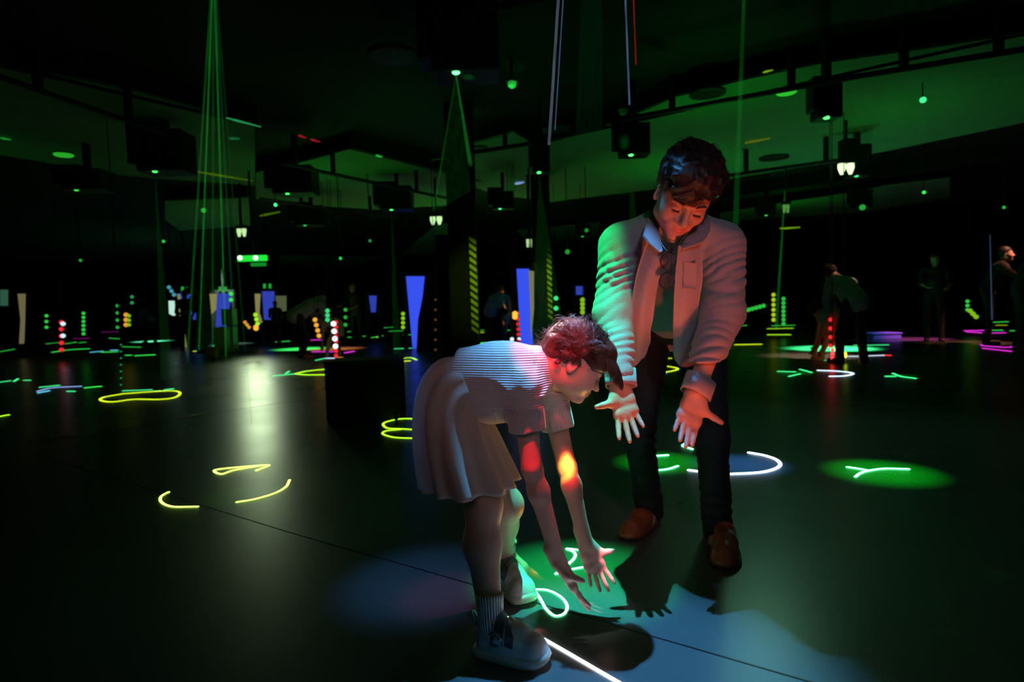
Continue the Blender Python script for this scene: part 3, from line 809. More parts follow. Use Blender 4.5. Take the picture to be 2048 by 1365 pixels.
# ---------------------------------------------------------------- the girl
girl = empty('person', (P(900, 900, 1.73)[0], 1.72, 0), 'girl in ribbed cream top and beige skirt bending forward, arms reaching to floor', 'person')
gJ = dict(pel=P(893, 808, 1.74), hipR=P(898, 835, 1.68), hipL=P(906, 835, 1.80),
    kneR=P(966, 1010, 1.66), ankR=P(983, 1232, 1.632), kneL=P(1012, 1010, 1.86), ankL=P(1009, 1128, 1.965),
    chest=P(1010, 762, 1.74), neck=P(1088, 735, 1.74), shR=P(1046, 782, 1.655), shL=P(1098, 783, 1.82),
    elR=P(1064, 938, 1.64), wrR=P(1117, 1122, 1.64), elL=P(1134, 935, 1.80), wrL=P(1170, 1084, 1.77))
gSH = {'R': (F(952, 1308), F(1098, 1334)), 'L': (F(998, 1166), F(1060, 1215))}
for a in 'RL':
    h_, t_ = gSH[a]; gJ['ank' + a] = h_ + nrm(t_ - h_) * .198 * .225 + np.array([0, 0, .105])
gHC = P(1150, 727, 1.735)
gHR = frame((.788, -.06, -.616), (.616, .02, .788)); gs = .84
S = SDF()
gT = add_head(S, gHC, gHR, gs, True)
S.cap(gJ['neck'], gT(0, -.022, -.045), .043, .041, .03)
S.cap(gJ['pel'], gJ['chest'], .066, .085, .05); S.cap(gJ['chest'], gJ['neck'], .088, .048, .05); S.cap(gJ['shR'], gJ['shL'], .040, .040, .03)
S.cap(gJ['hipR'] + np.array([0, .03, 0]), gJ['hipL'] - np.array([0, .03, 0]), .06, .06, .03)
for a in 'LR':
    S.cap(gJ['sh' + a], gJ['el' + a], .034, .0270, .02); 
    mid_ = gJ['el' + a] * .75 + gJ['wr' + a] * .25
    S.cap(gJ['el' + a], mid_, .0265, .0268, .015); S.cap(mid_, gJ['wr' + a], .0270, .0185, .02)
    k_ = gJ['kne' + a]; n_ = gJ['ank' + a]
    S.cap(gJ['hip' + a] + np.array([0, .01 if a == 'R' else -.01, 0]), k_, .056, .047, .03); S.ell(k_ + np.array([.008, -.006, 0]), (.038, .038, .042), None, .02)
    cf = k_ * .62 + n_ * .38 + np.array([-.010, .012, 0])
    S.cap(k_, cf, .044, .047, .03); S.cap(cf, n_, .046, .029, .03)
    S.cap(n_, n_ + np.array([.05, -.02, -.035]), .029, .026, .02)
add_hand(S, P(1117, 1124, 1.64), P(1182, 1236, 1.62), (.78, .15, .35), (.6, -1, .4), .80, curl=(.10, .05, .06, .10), th=(.062, .078, .034), tips=(.10, .05, -.02, -.10))
add_hand(S, P(1172, 1088, 1.77), P(1213, 1196, 1.73), (.15, -.9, .3), (1, 0, 0), .78, curl=(.06, .05, .08, .10), th=(.085, .058, .010), tips=(.24, .06, -.10, -.26))
v, f = S.mesh((-.45, 1.42, 0), (.55, 2.2, 1.05), .0029)
v = smooth_verts(v, f, 1, .3)
c = (cent(v, f) - gHC) @ gHR / gs
lip = (np.abs(c[:, 0]) < .021) & (c[:, 1] > .0765) & (np.abs(c[:, 2] + .0565) < .0085)
new_obj('body', v, f, None, girl, mats=[M['skin_child'], M['lip']], midx=lip.astype(int))
br = []; rg = np.random.RandomState(3)
for sx in (-1, 1):
    for i in range(90):
        t = rg.rand(); x = sx * (.014 + .030 * t); z = .019 + .006 * math.sin(t * 2.6) + rg.normal() * .0013; y = .0925 - .012 * t * t
        br.append((np.array([gT(x, y, z), gT(x + sx * .004, y + .001, z + .0015), gT(x + sx * .008, y - .001, z + .001)]), .0004))
    for i in range(40):
        t = i / 39; x = sx * (.021 + .026 * t); y = .0885 - .004 * abs(t - .4) - .004 * t
        br.append((np.array([gT(x, y, -.003), gT(x, y + .005, -.006), gT(x + sx * .002, y + .010, -.0055)]), .00045))
for h_ in (0, 1): hair_strands(br[130 * h_:130 * h_ + 90], 'eyebrow', M['hair_child'], girl); hair_strands(br[130 * h_ + 90:130 * h_ + 130], 'eyelashes', M['hair_child'], girl)
# hair: cap, bun at the crown, curls, fringe that hangs straight down
H = SDF()
def HE(c, r, k=.02, op='u'): H.ell(gT(*c), np.array(r) * gs, gHR, k, op)
HE((0, -.024, .044), (.086, .104, .092)); HE((0, .045, .062), (.076, .062, .064), .03)
HE((0, -.085, .0), (.060, .036, .062), .03)
HE((0, .082, -.030), (.080, .070, .075), .006, 's'); HE((0, .02, -.075), (.2, .080, .050), .015, 's')
for sx in (-1, 1): HE((sx * .082, .004, -.006), (.022, .032, .032), .008, 's')
rg = np.random.RandomState(8)
for i in range(16):                                    # the plaited twist on the side of the head
    t = i / 15; a = t * 6.28 * 2.2
    H.cap(gT(.070 + .012 * math.cos(a), -.040 + .065 * t + .010 * math.sin(a), .010 + .070 * t), gT(.074 + .012 * math.cos(a + 1), -.034 + .065 * t + .012 * math.sin(a + 1), .016 + .070 * t), .016 * gs, .014 * gs, .004)
H.disp = hair_disp(18, .0035, 15)
v, f = H.mesh(gHC - .2, gHC + .2, .0032)
gh = new_obj('hair', v, f, M['hair_child'], girl)
st = locks(gT, 300, 16, 14, (.088, .106, .094), (0, -.016, .045), lambda d, b: b[2] < -.02 or (b[1] > .065 and b[2] < .06) or (b[1] > .02 and b[2] < .02), lambda rg, d: .060 + .03 * rg.rand(),
           lambda rg, d, b: (np.array([.085, -.03, .06]) if d[0] > -.2 else np.array([-.02, -.09, .10])) - b + rg.normal(size=3) * .01, .0022, .0007, wob=.0028, turns=5, lift=.006)
st += locks(gT, 95, 4, 24, (.092, .110, .098), (0, -.016, .045), lambda d, b: b[2] < .0 or b[1] > .08, lambda rg, d: .03 + .04 * rg.rand(),
           lambda rg, d, b: rg.normal(size=3), .006, .00040, wob=.004, turns=6, lift=.030)
rg = np.random.RandomState(33)
for i in range(46):                                    # the pinned-up curls on the side of the head
    t = rg.rand(); cx_, cy_, cz_ = .084 + .006 * rg.rand(), -.052 + .080 * t + .012 * rg.normal(), .006 + .085 * t + .012 * rg.normal()
    ph = rg.rand() * 6.28; rr_ = .007 + .007 * rg.rand(); tilt = nrm(np.array([1.0, rg.normal() * .5, rg.normal() * .5])); a_ = nrm(np.cross(tilt, (0, .3, 1))); b_ = np.cross(tilt, a_)
    for s_ in range(14):
        o = rg.normal(size=3) * .0020; out = []
        for k in range(16):
            q_ = ph + k / 15 * 7.5; out.append(gT(*(np.array([cx_, cy_, cz_]) + o + rr_ * (1 - .02 * k) * (math.cos(q_) * a_ + math.sin(q_) * b_) + tilt * .0006 * k)))
        st.append((np.array(out), .0007))
rg = np.random.RandomState(19)
down = np.array([0.05, 0, -1.0])
for i in range(520):                                   # fringe
    a = -1.15 + 2.3 * rg.rand(); b0 = gT(.070 * math.sin(a), -.012 + .102 * math.cos(a), .078 + .012 * rg.rand())
    fwd = gHR @ np.array([math.sin(a) * .6, .9, -.15]); L = .062 + .014 * rg.rand(); out = []; p = b0.copy()
    for k in range(9):
        t = k / 8; p = p + (fwd * (1 - t) * .9 + down * (.25 + t * .9)) * L / 9 * 1.15; out.append(p + rg.normal(size=3) * .0006)
    st.append((np.array(out), .0007))
for i in range(170):                                   # loose curls at the nape
    b0 = gT(.045 * rg.normal() * .6, -.105 + .02 * rg.rand(), -.005 + .035 * rg.normal()); out = []; ph = rg.rand() * 6; rr_ = .004 + .008 * rg.rand()
    L = .02 + .05 * rg.rand(); dr = nrm(np.array([-.9, rg.normal() * .4, .1 + .5 * rg.normal()]))
    for k in range(14):
        t = k / 13; out.append(b0 + dr * L * t + rr_ * (np.array([0, math.cos(ph + t * 9), math.sin(ph + t * 9)]) - np.array([0, math.cos(ph), math.sin(ph)])))
    st.append((np.array(out), .0004))
hair_strands(st, 'hair_strands', M['hair_child'], gh)
# ribbed top
S = SDF()
tors = nrm(gJ['chest'] - gJ['pel'])
S.cap(P(925, 766, 1.74), gJ['chest'], .098, .104, .05); S.cap(gJ['chest'], gJ['neck'] + np.array([-.012, 0, -.002]), .102, .062, .05)
S.cap(gJ['shR'] + np.array([0, .02, .005]), gJ['shL'] + np.array([0, -.02, .005]), .052, .052, .04)
S.ell(P(972, 808, 1.73), (.060, .085, .045), None, .04)
S.cap(gJ['shR'], gJ['elR'] * .8 + gJ['shR'] * .2, .052, .050, .03); S.cap(gJ['shL'], gJ['elL'] * .8 + gJ['shL'] * .2, .052, .048, .03)
for a in 'LR':
    sh, el = gJ['sh' + a], gJ['el' + a]; ax = nrm(el - sh); q = sh + ax * np.linalg.norm(el - sh) * (.52 if a == 'R' else .50)
    S.box(q + ax * .12, (.085, .085, .12), frame(nrm(np.cross(ax, (1, 0, 0))), ax), .004, .003, 's')
    S.cap(q - ax * .02, q + ax * .03, .036, .038, .004, 's')
S.cap(gJ['neck'], gT(0, -.02, -.05), .047, .060, .006, 's')
S.box(P(905, 772, 1.74) + np.array([-.095, 0, .03]), (.2, .25, .08), frame((.35, 0, .94), (.94, 0, -.35)), .01, .01, 's')
def gdisp(p, d):
    r = p - P(1052, 800, 1.60); rr_ = np.linalg.norm(r, axis=1); an = np.arctan2(r[:, 2], r[:, 0])
    out = .005 * np.clip(rr_ / .05, 0, 1) ** 2 * np.exp(-((rr_ - .06) / .05) ** 2) * (np.abs(np.sin(an * 3.5 + 1.5 * snoise(p, 6, 81, 4))) - .5)
    return out + .0022 * snoise(p * np.array([.6, 1, 1.3]), 9, 83, 6)
S.disp = gdisp
v, f = S.mesh((-.35, 1.45, .45), (.35, 2.05, .98), .0036)
ax = nrm(gJ['elR'] - gJ['shR']); 
perp = np.array([.03, 0, 1.0])
rib = v @ perp
for a in 'LR':
    sh, el = gJ['sh' + a], gJ['el' + a]; ax = nrm(el - sh); t = (v - sh) @ ax; rad = np.linalg.norm((v - sh) - np.outer(t, ax), axis=1)
    m_ = (t > .05) & (rad < .085) & (v[:, 2] < sh[2] - .035)
    rib = np.where(m_, (v - sh) @ nrm(np.cross(ax, (0, 1, 0))) + .3, rib)
top = new_obj('ribbed_top', v, f, M['knit'], girl, attrs={'rib': rib})
mb = MB(); nb_ = nrm(gT(0, -.02, -.05) - gJ['neck']); x = nrm(np.cross(nb_, (0, 1, 0))); y = np.cross(nb_, x); n = 36
# collar band
prof = [(.052, -.010), (.054, .004), (.052, .016), (.047, .017), (.045, .004), (.046, -.012)]; vs = []; ra = []
for (r, t) in prof:
    for k in range(n):
        th_ = 2 * math.pi * k / n; vs.append(gJ['neck'] + nb_ * t + r * (math.cos(th_) * x + math.sin(th_) * y)); ra.append(t * 1.0)
fs = [(i * n + k, i * n + (k + 1) % n, (i + 1) % 6 * n + (k + 1) % n, (i + 1) % 6 * n + k) for i in range(6) for k in range(n)]
new_obj('collar', vs, fs, M['knit'], girl, attrs={'rib': ra})
# skirt: rings from waist to hem, soft pleats, two skins
def skirt():
    rings = []; tube_c = [P(942, 772, 1.74), P(918, 782, 1.74), P(906, 822, 1.74), P(918, 890, 1.73), P(942, 968, 1.725)]
    tube_u = [(-.35, .94), (-.62, .78), (-.95, .30), (-1, .04), (-1, -.03)]      # in-plane 'front' direction x,z ; ring spans this and y
    ru = [.086, .098, .104, .114, .128]; rv = [.104, .122, .138, .144, .150]
    n = 180; m = 40; vs = []
    cc = cr(tube_c, 10); uu = cr([np.array([a, 0, b]) for a, b in tube_u], 10); r1 = cr([np.array([a, b, 0]) for a, b in zip(ru, rv)], 10)
    for i, (c_, u_, r_) in enumerate(zip(cc, uu, r1)):
        t = i / (len(cc) - 1); u_ = nrm(u_)
        for k in range(n):
            th_ = 2 * math.pi * k / n
            w = math.sin(11 * th_ + .8 * math.sin(2 * th_) + .5 + .6 * math.sin(5 * t)) * .55 + math.sin(6 * th_ + 2 + 1.5 * t) * .45
            w = math.copysign(abs(w) ** .7, w)
            am = .004 + .016 * t
            rr_ = 1 + am * w / r_[0]
            vs.append(c_ + rr_ * (r_[0] * math.cos(th_) * u_ + r_[1] * math.sin(th_) * np.array([0, 1, 0])))
    L = len(cc); v1 = np.array(vs); cen = np.repeat(np.array(cc), n, 0); v2 = v1 + (cen - v1) / np.linalg.norm(cen - v1, axis=1)[:, None] * .003
    o = len(v1); fs = []
    for i in range(L - 1):
        for k in range(n):
            q = (i * n + k, i * n + (k + 1) % n, (i + 1) * n + (k + 1) % n, (i + 1) * n + k); fs.append(q); fs.append(tuple(j + o for j in reversed(q)))
    for k in range(n):
        a, b = (L - 1) * n + k, (L - 1) * n + (k + 1) % n; fs.append((a, b, b + o, a + o)); fs.append((k + o, (k + 1) % n + o, (k + 1) % n, k))
    return np.concatenate([v1, v2]), fs
v, fs = skirt(); new_obj('skirt', v, fs, M['skirt'], girl)
# socks and shoes
for a, H_, T_, sd in (('R', F(952, 1308), F(1098, 1334), 1), ('L', F(998, 1166), F(1060, 1215), 1)):
    T_ = H_ + nrm(T_ - H_) * .198
    n_ = gJ['ank' + a]; k_ = gJ['kne' + a]; ax = nrm(n_ * .5 + k_ * .5 - n_ + np.array([0, 0, .15]) * .5)
    x = nrm(np.cross(ax, (0, 1, 0))); y = np.cross(ax, x); n = 60; vs = []; ra = []
    prof = [(.030, -.05), (.034, -.01), (.0345, .02), (.0365, .045), (.0385, .056), (.034, .056), (.030, .04), (.028, -.05)]
    for (r, t) in prof:
        for k in range(n): th_ = 2 * math.pi * k / n; vs.append(n_ + ax * t + r * (math.cos(th_) * x + math.sin(th_) * y)); ra.append(math.sin(th_ * 14) * .1 if False else (th_ * 2))
    fs = [(i * n + k, i * n + (k + 1) % n, (i + 1) * n + (k + 1) % n, (i + 1) * n + k) for i in range(len(prof) - 1) for k in range(n)]
    new_obj('sock', vs, fs, M['sock'], girl, attrs={'rib': ra})
    sh_ = bpy.data.objects.new('shoe', None); col.objects.link(sh_); sh_.location = (*H_[:2], 0)
    sh_.parent = girl; sh_.matrix_parent_inverse = girl.matrix_basis.inverted()
    shoe(sh_, H_, T_, .082, .085, {'sole': M['sneaker_sole'], 'upper': M['sneaker'], 'strap': M['strap'], 'dial': M['dial']}, 'sneaker', sd)

# ---------------------------------------------------------------- the place
D = {}
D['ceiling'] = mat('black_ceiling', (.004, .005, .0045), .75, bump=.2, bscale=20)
D['raft'] = mat('green_tinted_board', (.28, .44, .30), .85, var=.12, bscale=3)  # the ceiling's green light is tinted into this colour
D['wall'] = mat('black_drape_wall', (.010, .011, .011), .55, bump=.3, bscale=8)
D['black'] = mat('matt_black_metal', (.010, .010, .010), .45, bump=.1)
D['rail'] = mat('black_rail', (.014, .014, .014), .5)
D['white'] = mat('white_plastic', (.75, .77, .74), .4)
D['drape'] = mat('black_velvet', (.006, .006, .007), .9)
D['seam'] = mat('floor_seam', (.01, .01, .01), .35)
D['amber'] = mat('amber_tape', (.75, .38, .05), .5)
D['blacktape'] = mat('black_tape', (.012, .012, .012), .5)
D['cream'] = mat('cream_panel', (.62, .60, .48), .6)
D['box'] = mat('pale_green_crate', (.36, .46, .40), .6)
D['hazard'] = mat('hazard_yellow', (.70, .72, .06), .5)
D['tan'] = mat('tan_carton', (.60, .42, .22), .7)
def floor_material():
    m = mat('grey_vinyl_floor', (.105, .122, .115), .30, bscale=2.2, var=.05, spec=.5)
    nt = m.node_tree; b = nt.nodes['Principled BSDF']
    tc = nt.nodes.new('ShaderNodeTexCoord'); n = nt.nodes.new('ShaderNodeTexNoise'); n.inputs['Scale'].default_value = 1.1; n.inputs['Detail'].default_value = 8
    mr = nt.nodes.new('ShaderNodeMapRange'); mr.inputs['To Min'].default_value = .22; mr.inputs['To Max'].default_value = .36
    nt.links.new(tc.outputs['Object'], n.inputs['Vector']); nt.links.new(n.outputs['Fac'], mr.inputs['Value']); nt.links.new(mr.outputs['Result'], b.inputs['Roughness'])
    n2 = nt.nodes.new('ShaderNodeTexNoise'); n2.inputs['Scale'].default_value = 420; bp = nt.nodes.new('ShaderNodeBump'); bp.inputs['Strength'].default_value = .12; bp.inputs['Distance'].default_value = .001
    nt.links.new(tc.outputs['Object'], n2.inputs['Vector']); nt.links.new(n2.outputs['Fac'], bp.inputs['Height']); nt.links.new(bp.outputs['Normal'], b.inputs['Normal'])
    return m
X0, X1, Y0, Y1 = -36.0, 36.0, -3.5, 47.0
XC, YC, XH, YH = (X0 + X1) / 2, (Y0 + Y1) / 2, (X1 - X0) / 2 + .1, (Y1 - Y0) / 2 + .1
def struct(o): o['kind'] = 'structure'; return o
struct(MB().box(((X0 + X1) / 2, (Y0 + Y1) / 2, -.05), ((X1 - X0) / 2, (Y1 - Y0) / 2, .05)).build('floor', floor_material()))
struct(MB().box(((X0 + X1) / 2, (Y0 + Y1) / 2, CEIL + .3), ((X1 - X0) / 2, (Y1 - Y0) / 2, .05)).build('ceiling', D['ceiling']))
for nm, c, h in (('wall_back', (0, Y1 + .05, 1.8), (XH, .05, 1.95)), ('wall_front', (0, Y0 - .05, 1.8), (XH, .05, 1.95)), ('wall_left', (X0 - .05, YC, 1.8), (.05, YH, 1.95)), ('wall_right', (X1 + .05, YC, 1.8), (.05, YH, 1.95))):
    struct(MB().box(c, h).build(nm, D['wall']))
# ceiling boards (lit bays as pale boards, green light put into their colour)
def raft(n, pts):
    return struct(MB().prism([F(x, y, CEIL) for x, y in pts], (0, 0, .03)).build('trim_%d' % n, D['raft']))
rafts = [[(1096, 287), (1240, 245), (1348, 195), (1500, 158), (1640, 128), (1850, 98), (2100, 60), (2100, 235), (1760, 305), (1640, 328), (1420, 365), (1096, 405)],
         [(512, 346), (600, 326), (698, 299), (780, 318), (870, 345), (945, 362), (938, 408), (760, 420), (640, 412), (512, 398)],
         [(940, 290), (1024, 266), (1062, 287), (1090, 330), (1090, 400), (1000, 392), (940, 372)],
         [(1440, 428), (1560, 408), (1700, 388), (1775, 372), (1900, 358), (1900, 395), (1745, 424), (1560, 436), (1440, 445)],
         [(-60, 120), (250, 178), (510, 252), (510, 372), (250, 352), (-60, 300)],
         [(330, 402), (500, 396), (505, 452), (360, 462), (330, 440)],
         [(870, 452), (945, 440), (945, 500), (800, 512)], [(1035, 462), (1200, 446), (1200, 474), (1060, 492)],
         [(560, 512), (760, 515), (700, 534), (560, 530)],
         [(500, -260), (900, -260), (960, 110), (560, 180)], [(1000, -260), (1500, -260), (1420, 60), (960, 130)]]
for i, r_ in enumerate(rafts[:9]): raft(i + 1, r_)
# downstand beams between the bays
def beam3(n, a, b, drop, w, h=.30):
    a = F(*a, CEIL); b = F(*b, CEIL); d = nrm(b - a); x = np.cross(d, (0, 0, 1)); R = np.stack([x, d, [0, 0, 1]], 1)
    return struct(MB().box((a + b) / 2 + np.array([0, 0, .16]), (w / 2, np.linalg.norm(b - a) / 2, .16), R).build('trim_%d' % n, D['ceiling']))
beam3(20, (1096, 282), (2100, 56), 0, .12); beam3(21, (-60, 116), (510, 250), 0, .12)
beam3(22, (1440, 400), (2000, 320), 0, .5); beam3(23, (700, 297), (960, 362), 0, .10)

# floor seams
sm = []
def seam(a, b, w=.005):
    a = F(*a); b = F(*b); d = nrm(b - a); x = np.cross(d, (0, 0, 1)) * w / 2; z = np.array([0, 0, .0012])
    sm.append(struct(MB().prism([a - x, a + x, b + x, b - x], z).build('trim_%d' % (40 + len(sm)), D['seam'])))
seam((395, 1008), (570, 1062)); seam((570, 1062), (1180, 1238)); seam((1180, 1238), (1700, 1388)); seam((60, 890), (560, 806)); seam((560, 806), (1250, 770), .004)
seam((495, 740), (503, 850)); seam((1430, 796), (2048, 832), .008); seam((395, 1008), (60, 905)); seam((0, 735), (640, 742), .01)

# ---- laser drawings on the floor
E = {}
COLS = {'green': (.05, 1, .10), 'teal': (.06, 1, .30), 'core': (.12, 1, .34), 'lcore': (.60, 1, .10), 'lime': (.42, 1, .02), 'yellow': (.72, 1, .02), 'blue': (.30, .50, 1), 'ice': (.62, .78, 1), 'white': (.95, .88, 1), 'magenta': (1, .04, .9), 'red': (1, .03, .04), 'amber': (1, .45, .04), 'aqua': (.15, .75, 1), 'cyan': (.45, 1, .85)}
def em(c, s):
    k = (c, s)
    if k not in E: E[k] = emat('laser_%s' % c, COLS[c], s)
    return E[k]
def laser(label, strokes, w=5.0, group=None, name='laser_drawing', z=.003, cat='laser drawing'):
    "strokes: (colour, strength, pixels) on the floor; w = line width in pixels"
    root = None
    if len(strokes) > 1:
        q = F(*strokes[0][2][0]); root = empty(name, (q[0], q[1], 0), label, cat, group)
    for c, s, pts in strokes:
        mb = MB(); p3 = [F(x, y, z) for x, y in pts]; d = np.mean([q[1] for q in p3]); r = w / 2 / FPX * d
        sm_ = cr(p3, 7 if len(pts) > 2 else 3)
        mb.tube(sm_, min(r, .030), 8, True)
        for q in (sm_[0], sm_[-1]): mb.lathe(q + np.array([0, 0, -r * .2]), [(.001, -r * .55), (r * .9, -r * .5), (r * 1.22, 0), (r * .8, r * .75), (.001, r)], (0, 0, 1), 10)
        # the drawn line lies on the floor: keep only what is above it
        v = np.array(mb.v); v[:, 2] = np.maximum(v[:, 2], .0008) * .35 + .0004
        o = new_obj('stroke' if root else name, v, mb.f, em(c, s), root)
    return root or tag(o, label, cat, group)
G1 = 'laser drawings across the floor'
laser('green laser loop on the floor beside the girl\'s white shoe', [('core', 13, [(1068, 1178), (1095, 1180), (1120, 1192), (1134, 1210), (1129, 1226), (1110, 1231), (1092, 1217), (1080, 1196), (1070, 1182)])], 6, G1)
laser('green hooked laser line on the floor behind the girl\'s hands', [('core', 13, [(1162, 1100), (1133, 1097), (1147, 1103), (1150, 1113), (1137, 1127), (1112, 1147)]), ('core', 13, [(1112, 1147), (1144, 1138), (1172, 1133)])], 6, G1)
laser('long straight white laser line running from the girl\'s front shoe', [('white', 16, [(1032, 1246), (1110, 1290), (1210, 1348), (1300, 1400), (1420, 1470)])], 8, G1)
laser('green laser strokes on the floor between the man\'s legs', [('core', 11, [(1262, 914), (1307, 912), (1335, 910)]), ('core', 11, [(1262, 936), (1307, 940), (1335, 938), (1355, 932)]), ('core', 11, [(1375, 884), (1366, 890)]), ('core', 11, [(1366, 892), (1384, 898)])], 5.5, G1)
laser('open white and blue laser ring round the man\'s left leg', [('ice', 10, [(1378, 940), (1402, 943), (1440, 947), (1480, 947), (1530, 943), (1559, 932), (1554, 920), (1530, 911), (1498, 905)])], 6.5, G1)
laser('green forked laser drawing on the floor right of the man', [('core', 11, [(1695, 934), (1716, 937), (1738, 941)]), ('core', 11, [(1711, 953), (1721, 946), (1738, 941), (1770, 937), (1817, 938)])], 5.5, G1)
laser('yellow-green laser arcs and zigzag on the dark floor at left', [('lcore', 5, [(337, 984), (322, 993), (323, 1004), (345, 1013), (395, 1013)]), ('lcore', 5, [(474, 1004), (510, 998), (550, 986), (572, 973), (579, 960)]), ('lcore', 5, [(532, 930), (480, 934), (430, 940), (443, 948), (470, 940), (537, 930), (513, 941)])], 5, G1)
laser('lime laser curl on the floor just behind the girl\'s skirt', [('lime', 2.5, [(840, 838), (800, 838), (768, 846), (774, 856), (805, 858), (840, 860)]), ('lime', 2.5, [(800, 859), (772, 862), (766, 868), (790, 875), (840, 877)])], 4.5, G1)
laser('flat yellow laser oval with green strokes left on the floor', [('yellow', 1.6, [(245, 788), (207, 795), (202, 801), (225, 804), (268, 799), (320, 799), (350, 795), (360, 786), (345, 782), (300, 784), (245, 788)]), ('teal', 1.2, [(247, 782), (303, 780)]), ('teal', 1.6, [(308, 783), (322, 782)]), ('teal', 1.6, [(330, 780), (346, 778)])], 5, G1)
laser('lime and teal laser loop beside the dark floor patch', [('teal', 1.6, [(548, 752), (592, 748)]), ('teal', 1.3, [(572, 747), (578, 743)]), ('lime', 2.0, [(590, 748), (612, 743), (650, 739)]), ('lime', 2.0, [(590, 748), (612, 750), (650, 750)])], 5, G1)
laser('blue laser line crossed by green dashes on the left floor', [('blue', 1.2, [(75, 783), (105, 776), (162, 773)]), ('teal', 1.4, [(80, 775), (118, 771)]), ('aqua', 1.4, [(77, 786), (98, 782)]), ('teal', 1.4, [(135, 783), (149, 783)]), ('green', 1.6, [(170, 776), (202, 773)])], 4.5, G1)
laser('three teal laser dashes on the floor at the left edge', [('teal', 1.3, [(-10, 766), (20, 762)]), ('teal', 1.3, [(28, 763), (36, 758)]), ('teal', 1.3, [(48, 761), (60, 761)])], 4.5, G1)
laser('short lime laser stroke cut by the picture\'s left edge', [('lime', 2, [(-20, 837), (0, 833), (17, 830)])], 5, G1)
laser('single yellow laser dash far behind the man\'s left elbow', [('yellow', 1.4, [(1471, 690), (1522, 689)])], 5, G1)
laser('stack of three lime laser dashes near the tall green glint', [('lime', 1.6, [(1536, 670), (1580, 670)]), ('lime', 1.2, [(1536, 658), (1585, 657)]), ('green', .8, [(1545, 652), (1588, 651)])], 4.5, G1)
laser('small green laser squiggles left of the white hairpin curve', [('teal', 1.6, [(1556, 743), (1590, 744)]), ('teal', 1.6, [(1578, 753), (1600, 748)]), ('teal', 1.6, [(1600, 739), (1623, 745)])], 4.5, G1)
laser('white hairpin laser curve on the right middle floor', [('ice', 2.6, [(1636, 741), (1680, 743), (1706, 747), (1690, 752), (1660, 753)])], 5, G1)
laser('green laser check mark right of the white hairpin curve', [('teal', 1.8, [(1772, 753), (1790, 753)]), ('teal', 1.8, [(1786, 747), (1802, 753), (1831, 757)])], 5, G1)
laser('teal laser dashes in front of the low blue box', [('teal', 1.2, [(1709, 691), (1716, 691)]), ('teal', 1.2, [(1734, 691), (1776, 690)])], 4.5, G1)
laser('white laser line with red tip by the distant man', [('ice', 1.6, [(1680, 713), (1720, 713)]), ('ice', 1.8, [(1736, 712), (1768, 711)]), ('red', 2.2, [(1770, 711), (1781, 711)]), ('teal', 1.0, [(1650, 721), (1670, 718)])], 4.5, G1)
laser('magenta laser zigzag at right, the upper one', [('magenta', 1.5, [(1930, 662), (1978, 661)]), ('magenta', 1.5, [(1934, 664), (1962, 666)]), ('magenta', 1.3, [(1978, 667), (2010, 666)])], 4.5, G1)
laser('magenta laser zigzag at right, the lower one', [('magenta', 1.3, [(1962, 690), (1998, 688)]), ('magenta', 1.3, [(1965, 692), (2015, 695), (2038, 690)]), ('magenta', 1.3, [(1966, 697), (2022, 703)])], 4.5, G1)
laser('green and yellow laser dashes beyond the magenta zigzags', [('green', 1.1, [(1988, 645), (2015, 644)]), ('yellow', .6, [(1993, 651), (2012, 651)]), ('green', 1, [(1984, 661), (2004, 661)]), ('green', 1, [(2022, 662), (2035, 662)])], 4.5, G1)
laser('yellow laser loop seen between the man\'s thighs', [('yellow', 1.2, [(1318, 717), (1342, 717)]), ('yellow', 1.6, [(1312, 732), (1335, 733), (1356, 738), (1335, 744), (1308, 745)]), ('teal', 1.2, [(1306, 742), (1318, 746), (1332, 746)])], 4.5, G1)
laser('teal laser dash beside the blue doorway', [('teal', 1.1, [(790, 698), (822, 697)])], 4.5, G1)
laser('yellow laser hook beside the blue light on the floor', [('lime', 1.6, [(806, 717), (822, 716), (833, 720)]), ('yellow', 1.6, [(793, 724), (820, 722)])], 4.5, G1)
laser('small magenta laser dash in front of the bending green figure', [('magenta', 1.5, [(610, 683), (622, 681), (645, 680)])], 4.5, G1)
laser('magenta and white laser line at the distant girl\'s feet', [('magenta', 1.3, [(625, 704), (665, 704)]), ('magenta', 1.5, [(690, 706), (708, 703)]), ('teal', 1.2, [(632, 721), (650, 717)]), ('ice', 1.8, [(652, 717), (668, 717)]), ('amber', 2, [(676, 716), (685, 716)])], 4.5, G1)
laser('magenta laser dash behind the girl\'s back', [('magenta', 1.5, [(998, 692), (1028, 688)]), ('magenta', .9, [(975, 694), (990, 693)])], 4.5, G1)
laser('lime laser dash touching the outline of the girl\'s back', [('lime', 1.6, [(912, 703), (936, 699)])], 4.5, G1)
